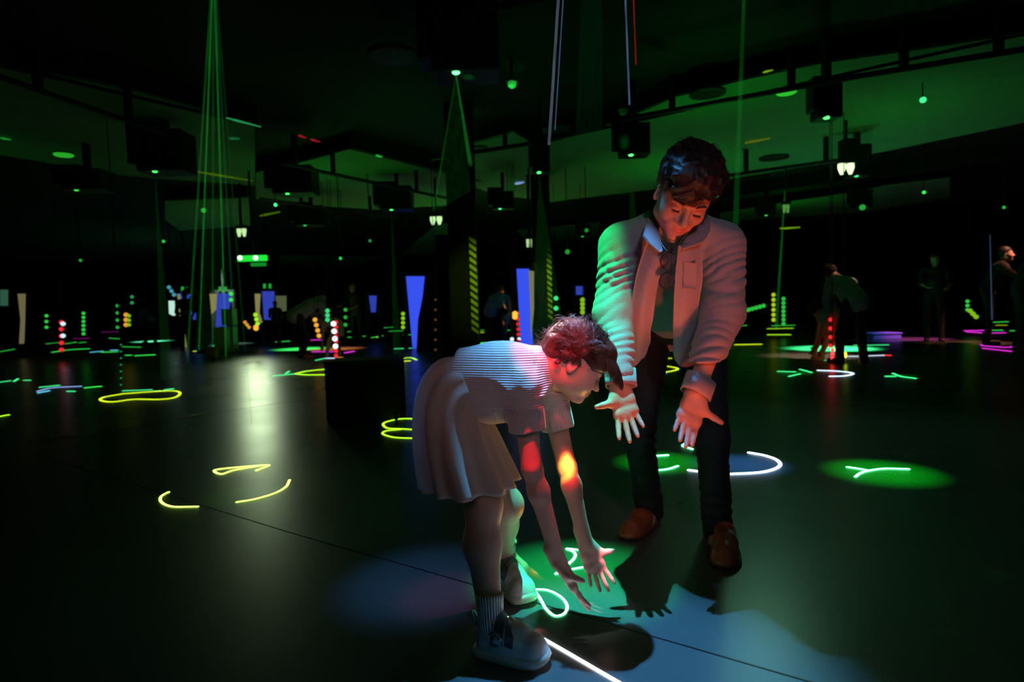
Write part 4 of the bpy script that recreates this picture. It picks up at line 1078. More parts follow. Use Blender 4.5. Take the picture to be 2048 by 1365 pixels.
lefts = [('long green laser line on the far left floor', [('green', 1.1, [(105, 705), (140, 700), (178, 698)])]),
    ('blue and green laser line right of the long green one', [('aqua', 1.0, [(182, 705), (205, 703)]), ('green', 1.2, [(204, 705), (234, 704)]), ('aqua', 1.2, [(222, 701), (235, 701)])]),
    ('green double laser dash in front of the black screen', [('green', 1.2, [(252, 711), (262, 711)]), ('green', 1.3, [(271, 712), (309, 710)])]),
    ('green laser dash above the double dash', [('green', .8, [(246, 694), (280, 695)])]),
    ('short green laser dash between two others at far left', [('green', 1.0, [(220, 677), (237, 678)])]),
    ('faint green laser dashes near the red figure', [('green', .7, [(94, 688), (114, 686)]), ('green', .9, [(132, 688), (152, 685)]), ('green', .8, [(160, 686), (170, 685)])]),
    ('faint green laser line at the foot of the cream curtain', [('green', .6, [(0, 704), (28, 699)])]),
    ('faint violet laser dash far at the left', [('magenta', .35, [(150, 678), (176, 677)])]),
    ('violet laser dash beneath the green hedge of light', [('magenta', .35, [(206, 665), (234, 664)])]),
    ('teal laser dash beside the pale crates', [('teal', 1.1, [(426, 692), (440, 692)])]),
    ('yellow laser dash beside the tan carton', [('yellow', 1.1, [(388, 703), (404, 703)])]),
    ('pair of green laser dashes beside the silhouettes', [('green', .9, [(398, 692), (406, 692)]), ('green', .8, [(398, 683), (404, 683)])]),
    ('green laser dash near the pale figure by the screens', [('green', 1.0, [(553, 684), (578, 683)])]),
    ('green laser dashes right of the distant girl', [('green', .8, [(697, 664), (708, 663)]), ('green', .9, [(697, 675), (708, 675)])]),
    ('green laser dot on the floor between distant figures', [('green', .9, [(723, 673), (729, 673)])]),
    ('green laser dashes before the blue doorway', [('green', .9, [(742, 676), (765, 672)]), ('yellow', .9, [(754, 675), (762, 675)])]),
    ('green laser dashes beside the dark drape', [('green', .8, [(780, 663), (812, 662)]), ('green', .9, [(808, 670), (820, 670)]), ('green', .8, [(770, 656), (784, 655)])]),
    ('green laser dashes behind the hazard striped column', [('green', 1, [(1002, 661), (1020, 661)]), ('green', .8, [(960, 661), (966, 661)])]),
    ('pair of green laser dashes by the second striped column', [('green', .9, [(1088, 645), (1105, 644)]), ('green', .9, [(1088, 653), (1105, 652)])]),
    ('yellow laser dash at the foot of the striped column', [('yellow', 1.1, [(955, 666), (966, 665)])]),
    ('row of green laser dots behind the man\'s elbow', [('green', .8, [(1472, 655), (1480, 654)]), ('green', .8, [(1487, 652), (1492, 651)])])]
for lb, st_ in lefts: laser(lb, st_, 4.5, G1)

# ---- hazard tape on the floor
for lb, q in (('amber and black hazard tape on the floor seam', [(355, 838), (372, 835), (372, 826), (388, 832), (408, 829)]), ('faint amber and black hazard tape nearest the left edge', [(57, 884), (78, 882), (78, 872), (95, 880), (122, 876)])):
    t = empty('hazard_tape', F(q[0][0], q[0][1]), lb, 'tape', 'hazard tape pieces on the floor')
    a, b = F(q[0][0], q[0][1]), F(q[-1][0], q[-1][1]); d = nrm(b - a); x = np.cross(d, (0, 0, 1)); L = np.linalg.norm(b - a)
    for i in range(4):
        s0, s1 = a + d * L * i / 4, a + d * L * (i + 1) / 4; x_ = -x * .06; sk = d * .05
        MB().prism([s0, s1, s1 + x_ * 1.3 + sk, s0 + x_ * 1.3 + sk], (0, 0, .002)).build('stripe', D['amber'] if i % 2 == 0 else D['blacktape'], t)

# ---- projectors on rails
def rail(a, b, label, z=3.02):
    a = F(*a, z); b = F(*b, z); d = b - a; L = np.linalg.norm(d); t = empty('ceiling_rail', a, label, 'rail', 'black rails under the ceiling')
    MB().tube([a, b], .028, 8).build('pipe', D['rail'], t)
    n = max(2, int(L / 1.5))
    for i in range(n):
        q = a + d * (i + .5) / n
        MB().box(q + np.array([0, 0, (CEIL - z) / 2]), (.03, .03, (CEIL - z) / 2)).build('hanger', D['rail'], t)
    return t
rail((1240, 240), (1720, 152), 'black rail across the green ceiling above the man'); rail((1420, 356), (1740, 312), 'black rail along the lower edge of the green ceiling')
rail((560, 326), (900, 398), 'black rail across the green ceiling at left centre'); rail((862, 318), (1064, 287), 'black rail on the small green ceiling patch')
rail((930, 28), (1160, -20), 'black rail beside the nearest projector', 3.0); rail((-40, 140), (330, 268), 'dim black rail over the left of the room')
rail((520, 398), (800, 436), 'dim black rail below the left projectors'); rail((1720, 152), (2100, 90), 'black rail continuing toward the right edge')
BEAM = {}
def bm_(c, s):
    if (c, s) not in BEAM: BEAM[(c, s)] = beam_mat('haze_beam_%s' % c, COLS[c], s)
    return BEAM[(c, s)]
def projector(px, py, wpx, hpx, label, z=2.72, led='green', s=6, two=True, lc=.35, glow=0):
    q = F(px, py, z); d = q[1]; k = d / FPX; w = wpx * k; h = min(hpx * k, CEIL - z - .12)
    t = empty('laser_projector', (q[0], q[1], z), label, 'projector', 'laser projectors under the ceiling')
    cx = q[0] + w * (.5 - lc); dp = max(.22, w * .7)
    MB().box((cx, q[1] + dp * .35, z + .012 + h / 2), (w / 2, dp / 2, h / 2), None, .012).build('housing', D['black'], t)
    if two: MB().box((cx - w * .38, q[1] + dp * .35, z + .05 + h * .62), (w * .34, dp * .42, h * .5), None, .012).build('power_unit', D['black'], t)
    MB().box((cx, q[1] + dp * .35, (z + h + CEIL + .26) / 2), (.03, .05, (CEIL + .26 - z - h) / 2)).build('bracket', D['rail'], t)
    for i in range(5): MB().box((cx - w * .3 + w * .15 * i, q[1] - dp * .15 - .004, z + h * .55), (w * .04, .004, h * .12)).build('vent_slot', D['rail'], t)
    ln = MB().lathe((q[0], q[1], z), [(.001, 0), (.022, .001), (.030, .008), (.030, .022)], (0, 0, 1), 14).build('lens', em(led, s), t, True)
    return np.array([q[0], q[1], z])
pj = {}
for k_, a in enumerate([
    (912, 148, 130, 150, 'nearest and largest black laser projector with bright green lens', 2.72, 'green', 10),
    (1262, 312, 58, 62, 'black projector left of the man\'s head on the green ceiling', 2.72, 'green', 6),
    (1078, 347, 34, 52, 'black projector right of the small green ceiling patch', 2.72, 'green', 4),
    (310, 345, 90, 80, 'dim black projector at upper left beside a smoke detector', 2.72, 'green', 3),
    (575, 389, 78, 54, 'black projector at the left end of the green ceiling', 2.72, 'green', 3),
    (783, 421, 62, 46, 'black projector on the rail above the centre', 2.72, 'green', 3),
    (610, 452, 58, 38, 'dim projector hanging lower, left of centre', 2.72, 'teal', 1),
    (1000, 419, 42, 34, 'black projector with tiny lens left of the dark drape', 2.72, 'teal', 2),
    (1653, 238, 46, 66, 'black projector hanging at the right of the green ceiling', 2.72, 'green', 5),
    (1713, 354, 44, 62, 'tall black projector below the right lamp', 2.72, 'teal', 1.5),
    (1722, 415, 34, 34, 'small black projector on the far right bay', 2.72, 'green', 1),
    (1532, 432, 30, 28, 'small black projector behind the man\'s shoulder', 2.72, 'green', 1),
    (153, 382, 80, 40, 'dim projector at the far upper left', 2.72, 'green', 1),
    (1165, 474, 26, 22, 'tiny projector on the far bay left of the man\'s shoulder', 2.72, 'green', 1)]):
    pj[k_] = projector(*a)
# the projector over the child, above the picture
for q_, lb in ((PROJ, 'black laser projector straight above the bending girl'), (PROJ2, 'black laser projector above the man\'s hands')):
    t = empty('laser_projector', q_, lb, 'projector', 'laser projectors under the ceiling')
    MB().box((q_[0], q_[1] + .1, q_[2] + .22), (.14, .16, .17), None, .012).build('housing', D['black'], t)
    MB().box((q_[0], q_[1] + .1, q_[2] + .66), (.03, .05, .28)).build('bracket', D['rail'], t)
    MB().lathe(q_, [(.001, .01), (.022, .012), (.030, .018), (.030, .05)], (0, 0, 1), 14).build('lens', em('green', 3), t, True)

def beams(label, apex, ends, color, s, r0=.004, r1=.012, name='laser_beam'):
    mb = MB(); apex = np.array(apex, float)
    for e in ends: mb.tube([apex, np.array(e, float)], [r0, r1], 8, False)
    o = mb.build(name, bm_(color, s), None, True); return tag(o, label, 'laser beam', 'laser beams in the haze')
def sheet_beam(label, apex, a, b, color, s, th=.01):
    "a fan swept by one scanning laser: thin wedge of lit haze"
    apex, a, b = (np.array(q, float) for q in (apex, a, b)); n = nrm(np.cross(a - apex, b - apex)) * th
    mb = MB(); mb.add([apex - n * .3, apex + n * .3, a - n, a + n, b - n, b + n], [(0, 2, 4), (1, 5, 3), (0, 1, 3, 2), (0, 4, 5, 1), (2, 3, 5, 4)])
    o = mb.build('laser_fan', bm_(color, s)); return tag(o, label, 'laser beam', 'laser beams in the haze')
ap = P(427, -90, 5.0)
for i, (a, b, c_, s, r1) in enumerate([(375, 700, 'green', .018, .022), (398, 690, 'green', .045, .013), (425, 690, 'green', .012, .02), (452, 700, 'green', .04, .014), (470, 690, 'teal', .010, .02), (490, 690, 'green', .006, .02)]):
    beams(['outermost left', 'bright second', 'faint middle', 'bright fourth', 'teal fifth', 'faint outermost right'][i] + ' green laser beam falling from above at upper left', ap, [F(a, b + 12)], c_, s, .008, r1)
sheet_beam('faint green laser fan falling from above at upper left', ap, F(392, 705), F(460, 705), 'green', .0015)
l0 = pj[0] + np.array([0, 0, -.005])
beams('thin green laser beam left under the nearest projector', l0, [P(868, 420, 6.6)], 'green', .012, .004, .016)
beams('green laser beam right under the nearest projector', l0, [P(941, 330, 6.0)], 'green', .035, .005, .02)
sheet_beam('green laser fan under the nearest projector', l0, P(875, 420, 6.5), P(942, 380, 6.2), 'green', .003)
for k_, (dx, w) in {1: (14, 22), 2: (4, 50), 3: (0, 10), 5: (4, 10)}.items():
    q = pj[k_] + np.array([0, 0, -.01]); sheet_beam(['', 'green laser fan beneath the projector beside the man', 'pale green laser fan beneath the middle projector', 'dim laser fan beneath the upper left projector', '', 'green laser fan beneath the projector above the centre'][k_], q, q + np.array([-.05 - w * .003, 0, -2.6]), q + np.array([w * .007, 0, -2.6]), 'green', .004)
ap2 = np.array(PROJ) + np.array([0, 0, .02])
beams('violet grey laser beam left of centre at the top', ap2 + np.array([-.03, 0, 0]), [P(1098, 290, 1.9)], 'ice', .035, .003, .0045)
beams('thin blue laser beam over the centre at the top', ap2 + np.array([.02, 0, 0]), [P(1259, 210, 1.9)], 'blue', .07, .002, .003)
beams('faint red laser beam over the centre at the top', ap2 + np.array([.04, 0, 0]), [P(1272, 130, 1.85)], 'red', .05, .002, .0025)
beams('faint violet laser beam beside the grey one', ap2 + np.array([-.02, 0, 0]), [P(1110, 260, 1.9)], 'blue', .05, .0015, .002)
sheet_beam('faint green laser fan over the centre at the top', ap2, P(1150, 300, 1.95), P(1205, 300, 1.95), 'teal', .0015, .003)
beams('faint tall green laser beam behind the man\'s head', F(1490, -60, 3.2), [F(1462, 700)], 'green', .012, .01, .06)
beams('faint green laser beam at right of centre', P(1570, 380, 12), [P(1552, 660, 12)], 'green', .03, .01, .03)
beams('thin blue laser beam at the far right', P(1980, 470, 9), [P(1984, 640, 9)], 'blue', .05, .004, .008)

# ---- smoke detectors, ceiling lamps, speakers, lamps
def detector(px, py, rpx, label):
    q = F(px, py, CEIL - .05); r = rpx * q[1] / FPX
    t = empty('smoke_detector', (q[0], q[1], CEIL), label, 'smoke detector', 'smoke detectors on the ceiling')
    MB().lathe((q[0], q[1], CEIL), [(r, 0), (r, -r * .45), (r * .92, -r * .55)], (0, 0, 1), 20).build('base', D['white'], t, True)
    MB().lathe((q[0], q[1], CEIL - r * .55), [(r * .85, 0), (r * .8, -r * .4), (r * .45, -r * .75), (.005, -r * .8)], (0, 0, 1), 20).build('dome', D['white'], t, True)
    MB().tube([np.array([q[0], q[1], CEIL - r * .1]), np.array([q[0], q[1], CEIL + .3])], r * .3, 8).build('stem', D['rail'], t)
    return q
dets = [(960, 52, 12, 'white smoke detector beside the nearest projector'), (1024, 172, 10, 'white smoke detector on the dark ceiling above the centre'), (1246, 226, 9, 'smoke detector on the edge of the green ceiling'), (347, 282, 10, 'smoke detector at upper left beside the dim projector'), (911, 392, 7, 'small distant smoke detector right of the centre projector')]
dq = [detector(*a) for a in dets]
def ceiling_disc(px, py, w, label, s=0):
    q = F(px, py, CEIL - .02); r = w / 2 * q[1] / FPX
    m = mat('glowing_disc', (.5, .6, .5), .5, emit=(.05, 1, .05), es=s) if s else D['white']
    t = empty('ceiling_light', (q[0], q[1], CEIL), label, 'ceiling light', 'round ceiling lights')
    MB().lathe((q[0], q[1], CEIL - .045), [(r * .9, 0), (r, .01), (r, .05), (.01, .052)], (0, 0, 1), 28).build('diffuser', m, t, True)
    MB().lathe((q[0], q[1], CEIL - .02), [(r * 1.04, 0), (r * 1.06, .02), (.01, .024)], (0, 0, 1), 28).build('rim', D['rail'], t)
ceiling_disc(127, 309, 34, 'flat green-lit ceiling light at upper left', .35); ceiling_disc(1573, 183, 38, 'flat green-lit ceiling light at upper right', .45)
ceiling_disc(535, 348, 10, 'tiny ceiling light on the left green bay', .2)
for px, py, w, lb in ((785, 110, 100, 'dark round speaker grille left of the nearest projector'), (1110, 258, 60, 'dark round speaker grille left of the projector by the man'), (1415, 186, 70, 'dark round speaker grille above the man\'s head'), (1548, 315, 56, 'dark round speaker grille lower on the green ceiling'), (958, 296, 34, 'dark round speaker grille on the small green patch')):
    q = F(px, py, CEIL - .01); r = w / 2 * q[1] / FPX
    t = empty('ceiling_speaker', (q[0], q[1], CEIL), lb, 'speaker', 'round ceiling speakers')
    MB().lathe((q[0], q[1], CEIL - .03), [(r * .8, 0), (r, .004), (r, .035), (r * .7, .035), (r * .7, .01)], (0, 0, 1), 32).build('ring', D['rail'], t, True)
    MB().lathe((q[0], q[1], CEIL - .018), [(.01, 0), (r * .72, 0), (r * .72, .02)], (0, 0, 1), 32).build('grille', mat('grille', (.08, .09, .08), .7), t)
def twin_lamp(px, py, w, label, s, col_=(.62, 1, .45)):
    q = P(px, py, 12.0) if py > 400 else P(px, py, 9.0); k = q[1] / FPX; t = empty('lamp', q, label, 'lamp', 'twin lamps under the ceiling')
    for sx in (-1, 1):
        MB().lathe(q + np.array([sx * w * .25 * k, 0, -.02]), [(.02, -.10), (w * .18 * k, -.04), (w * .22 * k, .0), (w * .2 * k, .05)], (0, 0, 1), 16).build('bulb', emat('lamp_glow', col_, s), t, True)
    MB().box(q + np.array([0, 0, .06]), (w * .55 * k, .05, .03), None, .008).build('holder', D['black'], t)
    MB().tube([q + np.array([0, 0, .08]), np.array([q[0], q[1], CEIL + .25])], .02, 8).build('stem', D['rail'], t)
    return q
lq = [twin_lamp(483, 461, 20, 'small yellow-green twin lamp at left above the exit sign', .9), twin_lamp(872, 437, 26, 'yellow-green twin lamp near the centre', 1.0), twin_lamp(1692, 332, 34, 'bright white-green twin lamp at upper right', 1.6, (.7, 1, .5)), twin_lamp(1058, 482, 12, 'small twin lamp left of the second striped column', .7), twin_lamp(1572, 413, 14, 'dim twin lamp behind the man\'s shoulder', .25, (.3, 1, .2))]
# exit sign box: glowing green bar with two bright lamps
t = empty('exit_light', P(504, 517, 11), 'bright green light bar with two white bulbs at left', 'light bar')
a, b = P(476, 516, 11), P(534, 518, 11)
MB().box((a + b) / 2, ((b[0] - a[0]) / 2, .04, .050), None, .01).build('bar', emat('green_glow', (.02, 1, .06), .85), t)
MB().box((a + b) / 2 + np.array([.10, 0, -.11]), (.13, .03, .03), None, .01).build('lower_bar', emat('dim_green_glow', (.02, 1, .08), .25), t)
for x in (480, 511): MB().lathe(P(x, 516, 10.94), [(.001, -.04), (.03, -.028), (.04, 0), (.03, .028), (.001, .04)], (0, 1, 0), 14).build('bulb', emat('white_bulb', (.9, 1, .85), 2.5), t, True)
MB().tube([(a + b) / 2 + np.array([0, .03, .04]), (a + b) / 2 * np.array([1, 1, 0]) + np.array([0, .03, CEIL + .25])], .02, 8).build('stem', D['rail'], t)
# tiny coloured glints on the ceiling, made as glowing tubes
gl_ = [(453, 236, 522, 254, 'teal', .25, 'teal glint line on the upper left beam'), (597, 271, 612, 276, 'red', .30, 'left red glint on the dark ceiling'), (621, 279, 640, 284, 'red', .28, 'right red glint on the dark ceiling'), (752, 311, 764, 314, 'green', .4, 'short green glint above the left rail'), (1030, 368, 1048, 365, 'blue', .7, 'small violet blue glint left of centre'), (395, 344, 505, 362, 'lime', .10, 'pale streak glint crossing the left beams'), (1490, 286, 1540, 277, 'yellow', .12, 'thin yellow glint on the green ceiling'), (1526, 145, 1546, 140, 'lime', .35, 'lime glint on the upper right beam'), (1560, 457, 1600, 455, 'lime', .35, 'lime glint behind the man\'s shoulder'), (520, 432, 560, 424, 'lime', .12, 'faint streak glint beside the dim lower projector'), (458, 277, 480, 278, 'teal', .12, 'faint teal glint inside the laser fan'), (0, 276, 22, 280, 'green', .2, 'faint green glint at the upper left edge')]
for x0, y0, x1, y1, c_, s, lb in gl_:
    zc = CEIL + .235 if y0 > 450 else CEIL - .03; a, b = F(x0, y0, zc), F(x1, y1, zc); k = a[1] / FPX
    o = MB().tube([a, a * .7 + b * .3, b], [1.2 * k, 2.2 * k, 1.0 * k], 8).build('ceiling_glint', em(c_, s), None, True); tag(o, lb, 'glint', 'coloured glints on the ceiling')
for px, py, r, c_, s, lb in ((551, 410, 3.5, 'teal', 1.6, 'teal indicator light left of the lower projector'), (1846, 200, 4, 'teal', 1.2, 'teal indicator light on the dark right ceiling'), (1848, 385, 3.5, 'green', 1, 'green indicator light on the far right ceiling'), (2008, 415, 3, 'green', .5, 'dim green indicator at the right edge'), (327, 483, 3, 'green', .6, 'green indicator above the left crowd'), (161, 521, 3, 'green', .35, 'faint green indicator at far left'), (407, 421, 5, 'green', .35, 'green indicator beside the laser fan'), (681, 517, 3, 'green', .7, 'green indicator right of the light bar'), (1433, 391, 4, 'green', .5, 'green indicator right of the man\'s head'), (1691, 309, 4, 'ice', .6, 'pale indicator above the right twin lamp'), (1716, 353, 3, 'green', .4, 'green indicator under the right twin lamp'), (1135, 504, 5, 'green', .3, 'dim green indicator right of the second striped column'), (1173, 461, 4, 'green', .25, 'dim green indicator on the far bay'), (1725, 415, 6, 'green', .35, 'green indicator on the far right bay'), (740, 482, 3, 'teal', .3, 'faint teal indicator above the centre')):
    q = P(px, py, 11.5 if py > 300 else 7.5); t = empty('indicator_light', q, lb, 'indicator light', 'indicator lights hung below the ceiling')
    MB().lathe(q, [(.001, -r * .009), (r * .007, -r * .006), (r * .009, 0), (r * .007, r * .006), (.001, r * .009)], (0, 0, 1), 12).build('led', em(c_, s), t, True)
    MB().tube([q + np.array([0, .01, .01]), np.array([q[0], q[1] + .01, CEIL + .25])], .008, 6).build('cable', D['rail'], t)

# ---- hazard striped columns
def column(px, y0, y1, w, d, label, lean=0):
    a = P(px, y1, d); top = P(px - lean, y0, d); k = d / FPX; t = empty('striped_column', (a[0], d, 0), label, 'column', 'hazard striped columns')
    W_ = w * k / 2; h0, h1 = 0.0, top[2]
    MB().box((a[0] - W_ * 3.0, d + .2, CEIL / 2 + .12), (W_ * 4, .18, CEIL / 2 + .12)).build('post', D['drape'], t)
    MB().box((a[0], d, h1 / 2), (W_, .02, h1 / 2)).build('strip', D['blacktape'], t)
    n = 14 if w > 11 else 13; hz0 = max(.1, a[2])
    for i in range(n):
        z = hz0 + (h1 - hz0) * (i + .5) / n; hh = (h1 - hz0) / n * .26; sl = W_ * .75
        MB().prism([(a[0] - W_, d - .021, z - hh + sl), (a[0] + W_, d - .021, z - hh - sl), (a[0] + W_, d - .021, z + hh - sl), (a[0] - W_, d - .021, z + hh + sl)], (0, -.004, 0)).build('stripe', D['hazard'], t)
column(951, 474, 668, 14, 8.5, 'tall black column edged with yellow hazard stripes at centre'); column(1101, 494, 640, 9, 12, 'thinner black column with yellow hazard stripes beside the man')

# ---- blue doorways, cream curtains, crates
def lit(px0, px1, y0, y1, d, name, m, label, cat, grp=None, bx=None, th=.03):
    a = P(px0, y1, d); b = P(px1, y0, d); bot = max(0, a[2] if a[2] > .12 else 0)
    if bx: pts = [P(px0, y0, d), P(px1, y0, d), P(bx[1], y1, d), P(bx[0], y1, d)]
    else: pts = [P(px0, y0, d), P(px1, y0, d), P(px1, y1, d), P(px0, y1, d)]
    for p in pts[2:]:
        if p[2] < .15: p[2] = .0
    return pts
BL = emat('blue_screen_glow', (.045, .10, 1), .85); BLd = emat('dim_blue_glow', (.05, .09, .75), .55)
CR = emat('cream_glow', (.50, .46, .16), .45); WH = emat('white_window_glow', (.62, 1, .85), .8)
def doorway(px0, px1, y0, y1, d, m, label, bx=None):
    pts = lit(px0, px1, y0, y1, d, '', m, '', '', bx=bx)
    c = sum(pts) / 4; t = empty('lit_doorway', (c[0], d, 0), label, 'doorway', 'blue lit doorways')
    MB().prism(pts, (0, .03, 0)).build('screen', m, t)
    L_, R_ = min(p[0] for p in pts) - .06, max(p[0] for p in pts) + .06; tp = max(p[2] for p in pts)
    fr = MB(); fr.box((L_ - .0, d + .02, tp / 2), (.05, .06, tp / 2)); fr.box((R_, d + .02, tp / 2), (.05, .06, tp / 2)); fr.box(((L_ + R_) / 2, d + .02, tp + .05), ((R_ - L_) / 2 + .05, .06, .05)); fr.build('frame', D['black'], t)
    return t
doorway(812, 849, 553, 692, 14.6, BL, 'tall blue lit doorway narrowed by a black drape', (825, 834))
doorway(1033, 1058, 538, 700, 11.5, BL, 'tall blue lit doorway behind the girl\'s head', (1043, 1067))
doorway(357, 391, 587, 640, 19, BLd, 'blue lit doorway left of the silhouettes', (362, 391))
doorway(433, 463, 587, 655, 19, BLd, 'blue lit doorway above the pale crates', (432, 452))
doorway(524, 549, 583, 640, 19, BLd, 'blue lit doorway beside the grey panel', (528, 545))
doorway(738, 753, 592, 625, 20, BLd, 'small blue lit doorway left of the black drape', (742, 751))
doorway(1152, 1166, 573, 590, 20, BLd, 'tiny blue lit doorway beside the man\'s sleeve')
def panel(pts_px, d, m, name, label, cat, grp=None, th=.04):
    pts = [P(x, y, d) for x, y in pts_px]
    lowest = min(p[2] for p in pts)
    if lowest < .25:
        for p in pts:
            if p[2] < lowest + .12: p[2] = 0.0
    if min(p[2] for p in pts) < .02:
        o = MB().prism(pts, (0, th, 0)).build(name, m); return tag(o, label, cat, grp)
    t = empty(name, pts[0], label, cat, grp); MB().prism(pts, (0, th, 0)).build('cloth' if name == 'curtain' else 'face', m, t)
    c = (pts[0] + pts[1]) / 2; MB().box((c[0], c[1] + th / 2, (c[2] + CEIL + .26) / 2), (.012, .012, (CEIL + .26 - c[2]) / 2)).build('hanger', D['rail'], t); return t
gp = 'pale curtains and panels at the far side'  # curtain and dull panel materials glow, imitating light that falls on them
panel([(35, 588), (49, 588), (48, 640), (46, 688), (38, 688), (41, 640)], 16, emat('cream_dim_glow', (.30, .27, .12), .45), 'curtain', 'cream curtain at the far left with a bright floor reflection', 'curtain', gp)
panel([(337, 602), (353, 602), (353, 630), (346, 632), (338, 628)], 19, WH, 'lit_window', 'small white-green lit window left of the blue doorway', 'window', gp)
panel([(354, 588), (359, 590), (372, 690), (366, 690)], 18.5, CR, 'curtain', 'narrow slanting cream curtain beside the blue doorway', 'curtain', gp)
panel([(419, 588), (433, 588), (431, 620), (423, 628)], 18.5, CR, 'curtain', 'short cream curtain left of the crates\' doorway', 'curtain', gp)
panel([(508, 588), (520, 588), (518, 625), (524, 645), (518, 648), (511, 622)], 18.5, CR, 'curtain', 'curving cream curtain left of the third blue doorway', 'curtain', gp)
panel([(1057, 541), (1068, 543), (1068, 620), (1062, 680), (1060, 600)], 11.4, emat('cream_pale_glow', (.35, .36, .20), .5), 'curtain', 'cream curtain edging the blue doorway behind the girl', 'curtain', gp)
panel([(551, 592), (572, 592), (572, 622), (560, 624), (552, 612)], 18.4, emat('grey_green_glow', (.20, .26, .12), .35), 'glowing_panel', 'dull grey-green panel right of the third blue doorway', 'panel', gp)
panel([(0, 580), (14, 580), (14, 612), (0, 612)], 17, emat('teal_dim_glow', (.06, .22, .14), .4), 'glowing_panel', 'dim teal panel at the left edge', 'panel', gp)
def crate(px0, px1, y0, y1, d, m, label, zb=None):
    a, b = P(px0, y1, d), P(px1, y0, d); zb = max(0.0, a[2]) if zb is None else zb
    t = empty('crate', ((a[0] + b[0]) / 2, d, zb), label, 'crate', 'pale crates by the doorways'); w = (b[0] - a[0]) / 2; h = b[2] - zb
    MB().box(((a[0] + b[0]) / 2, d + w * .8, zb + h / 2), (w, w * .8, h / 2), None, .02).build('case', m, t)
    MB().box(((a[0] + b[0]) / 2, d + w * .8, zb + h + .012), (w + .012, w * .8 + .012, .012), None, .006).build('lid', m, t)
crate(440, 466, 655, 690, 15.2, D['box'], 'pale green crate, right one standing on the floor', 0)
crate(428, 451, 657, 694, 14.9, D['box'], 'pale green crate, left one standing on the floor', 0)
crate(443, 466, 620, 652, 15.4, D['box'], 'pale green crate stacked on top of the two others')
crate(410, 430, 698, 712, 13.2, D['tan'], 'small tan carton on the floor beside the silhouettes', 0)
crate(1746, 1804, 668, 692, 12.8, mat('blue_box', (.16, .26, .55), .6), 'low blue box on the floor right of the distant man', 0)
for x0, lb in ((365, 'pair of green door lights over the left blue doorway'), (440, 'pair of green door lights over the crates\' doorway'), (529, 'pair of green door lights over the third blue doorway')):
    y_ = 573 if x0 == 529 else 579
    t = empty('door_lights', P(x0, y_, 18.8), lb, 'door lights', 'pairs of green door lights')
    for dx in (0, 11):
        q0, q1 = P(x0 + dx, y_ + 4, 18.8), P(x0 + dx, y_ - 5, 18.8)
        MB().tube([q0, q1], .04, 8).build('tube_lamp', em('green', .35), t, True)
    q = P(x0 + 5, y_ + 6, 18.9); MB().box(q, (.16, .04, .03)).build('rail', D['black'], t); MB().box((q[0], q[1] + .02, (q[2] + CEIL + .26) / 2), (.012, .012, (CEIL + .26 - q[2]) / 2)).build('hanger', D['rail'], t)

# black drapes and a low block standing in for the black mirror edge
dr = [([(849, 575), (905, 470), (935, 470), (940, 708), (833, 708), (836, 640)], 13.5, 'wide black drape right of the blue doorway'), ([(870, 470), (950, 470), (958, 690), (880, 700)], 9.5, 'tall black drape beside the striped column')]
for pts, d, lb in dr:
    p3 = [P(x, y, d) for x, y in pts]
    for p in p3:
        if p[2] < .4: p[2] = 0
    tag(MB().prism(p3, (0, .15, 0)).build('drape', D['drape']), lb, 'drape', 'black drapes')
c0 = P(722, 780, 5.1); t = empty('mirror_edge', (c0[0], 5.3, 0), 'low matt black block for the mirror edge left of the girl', 'mirror_edge')
MB().box((c0[0], 5.3, .24), (.295, .2, .24), None, .01).build('base', D['drape'], t)
MB().box((c0[0], 5.3, .49), (.30, .205, .010), None, .004).build('top', D['black'], t)

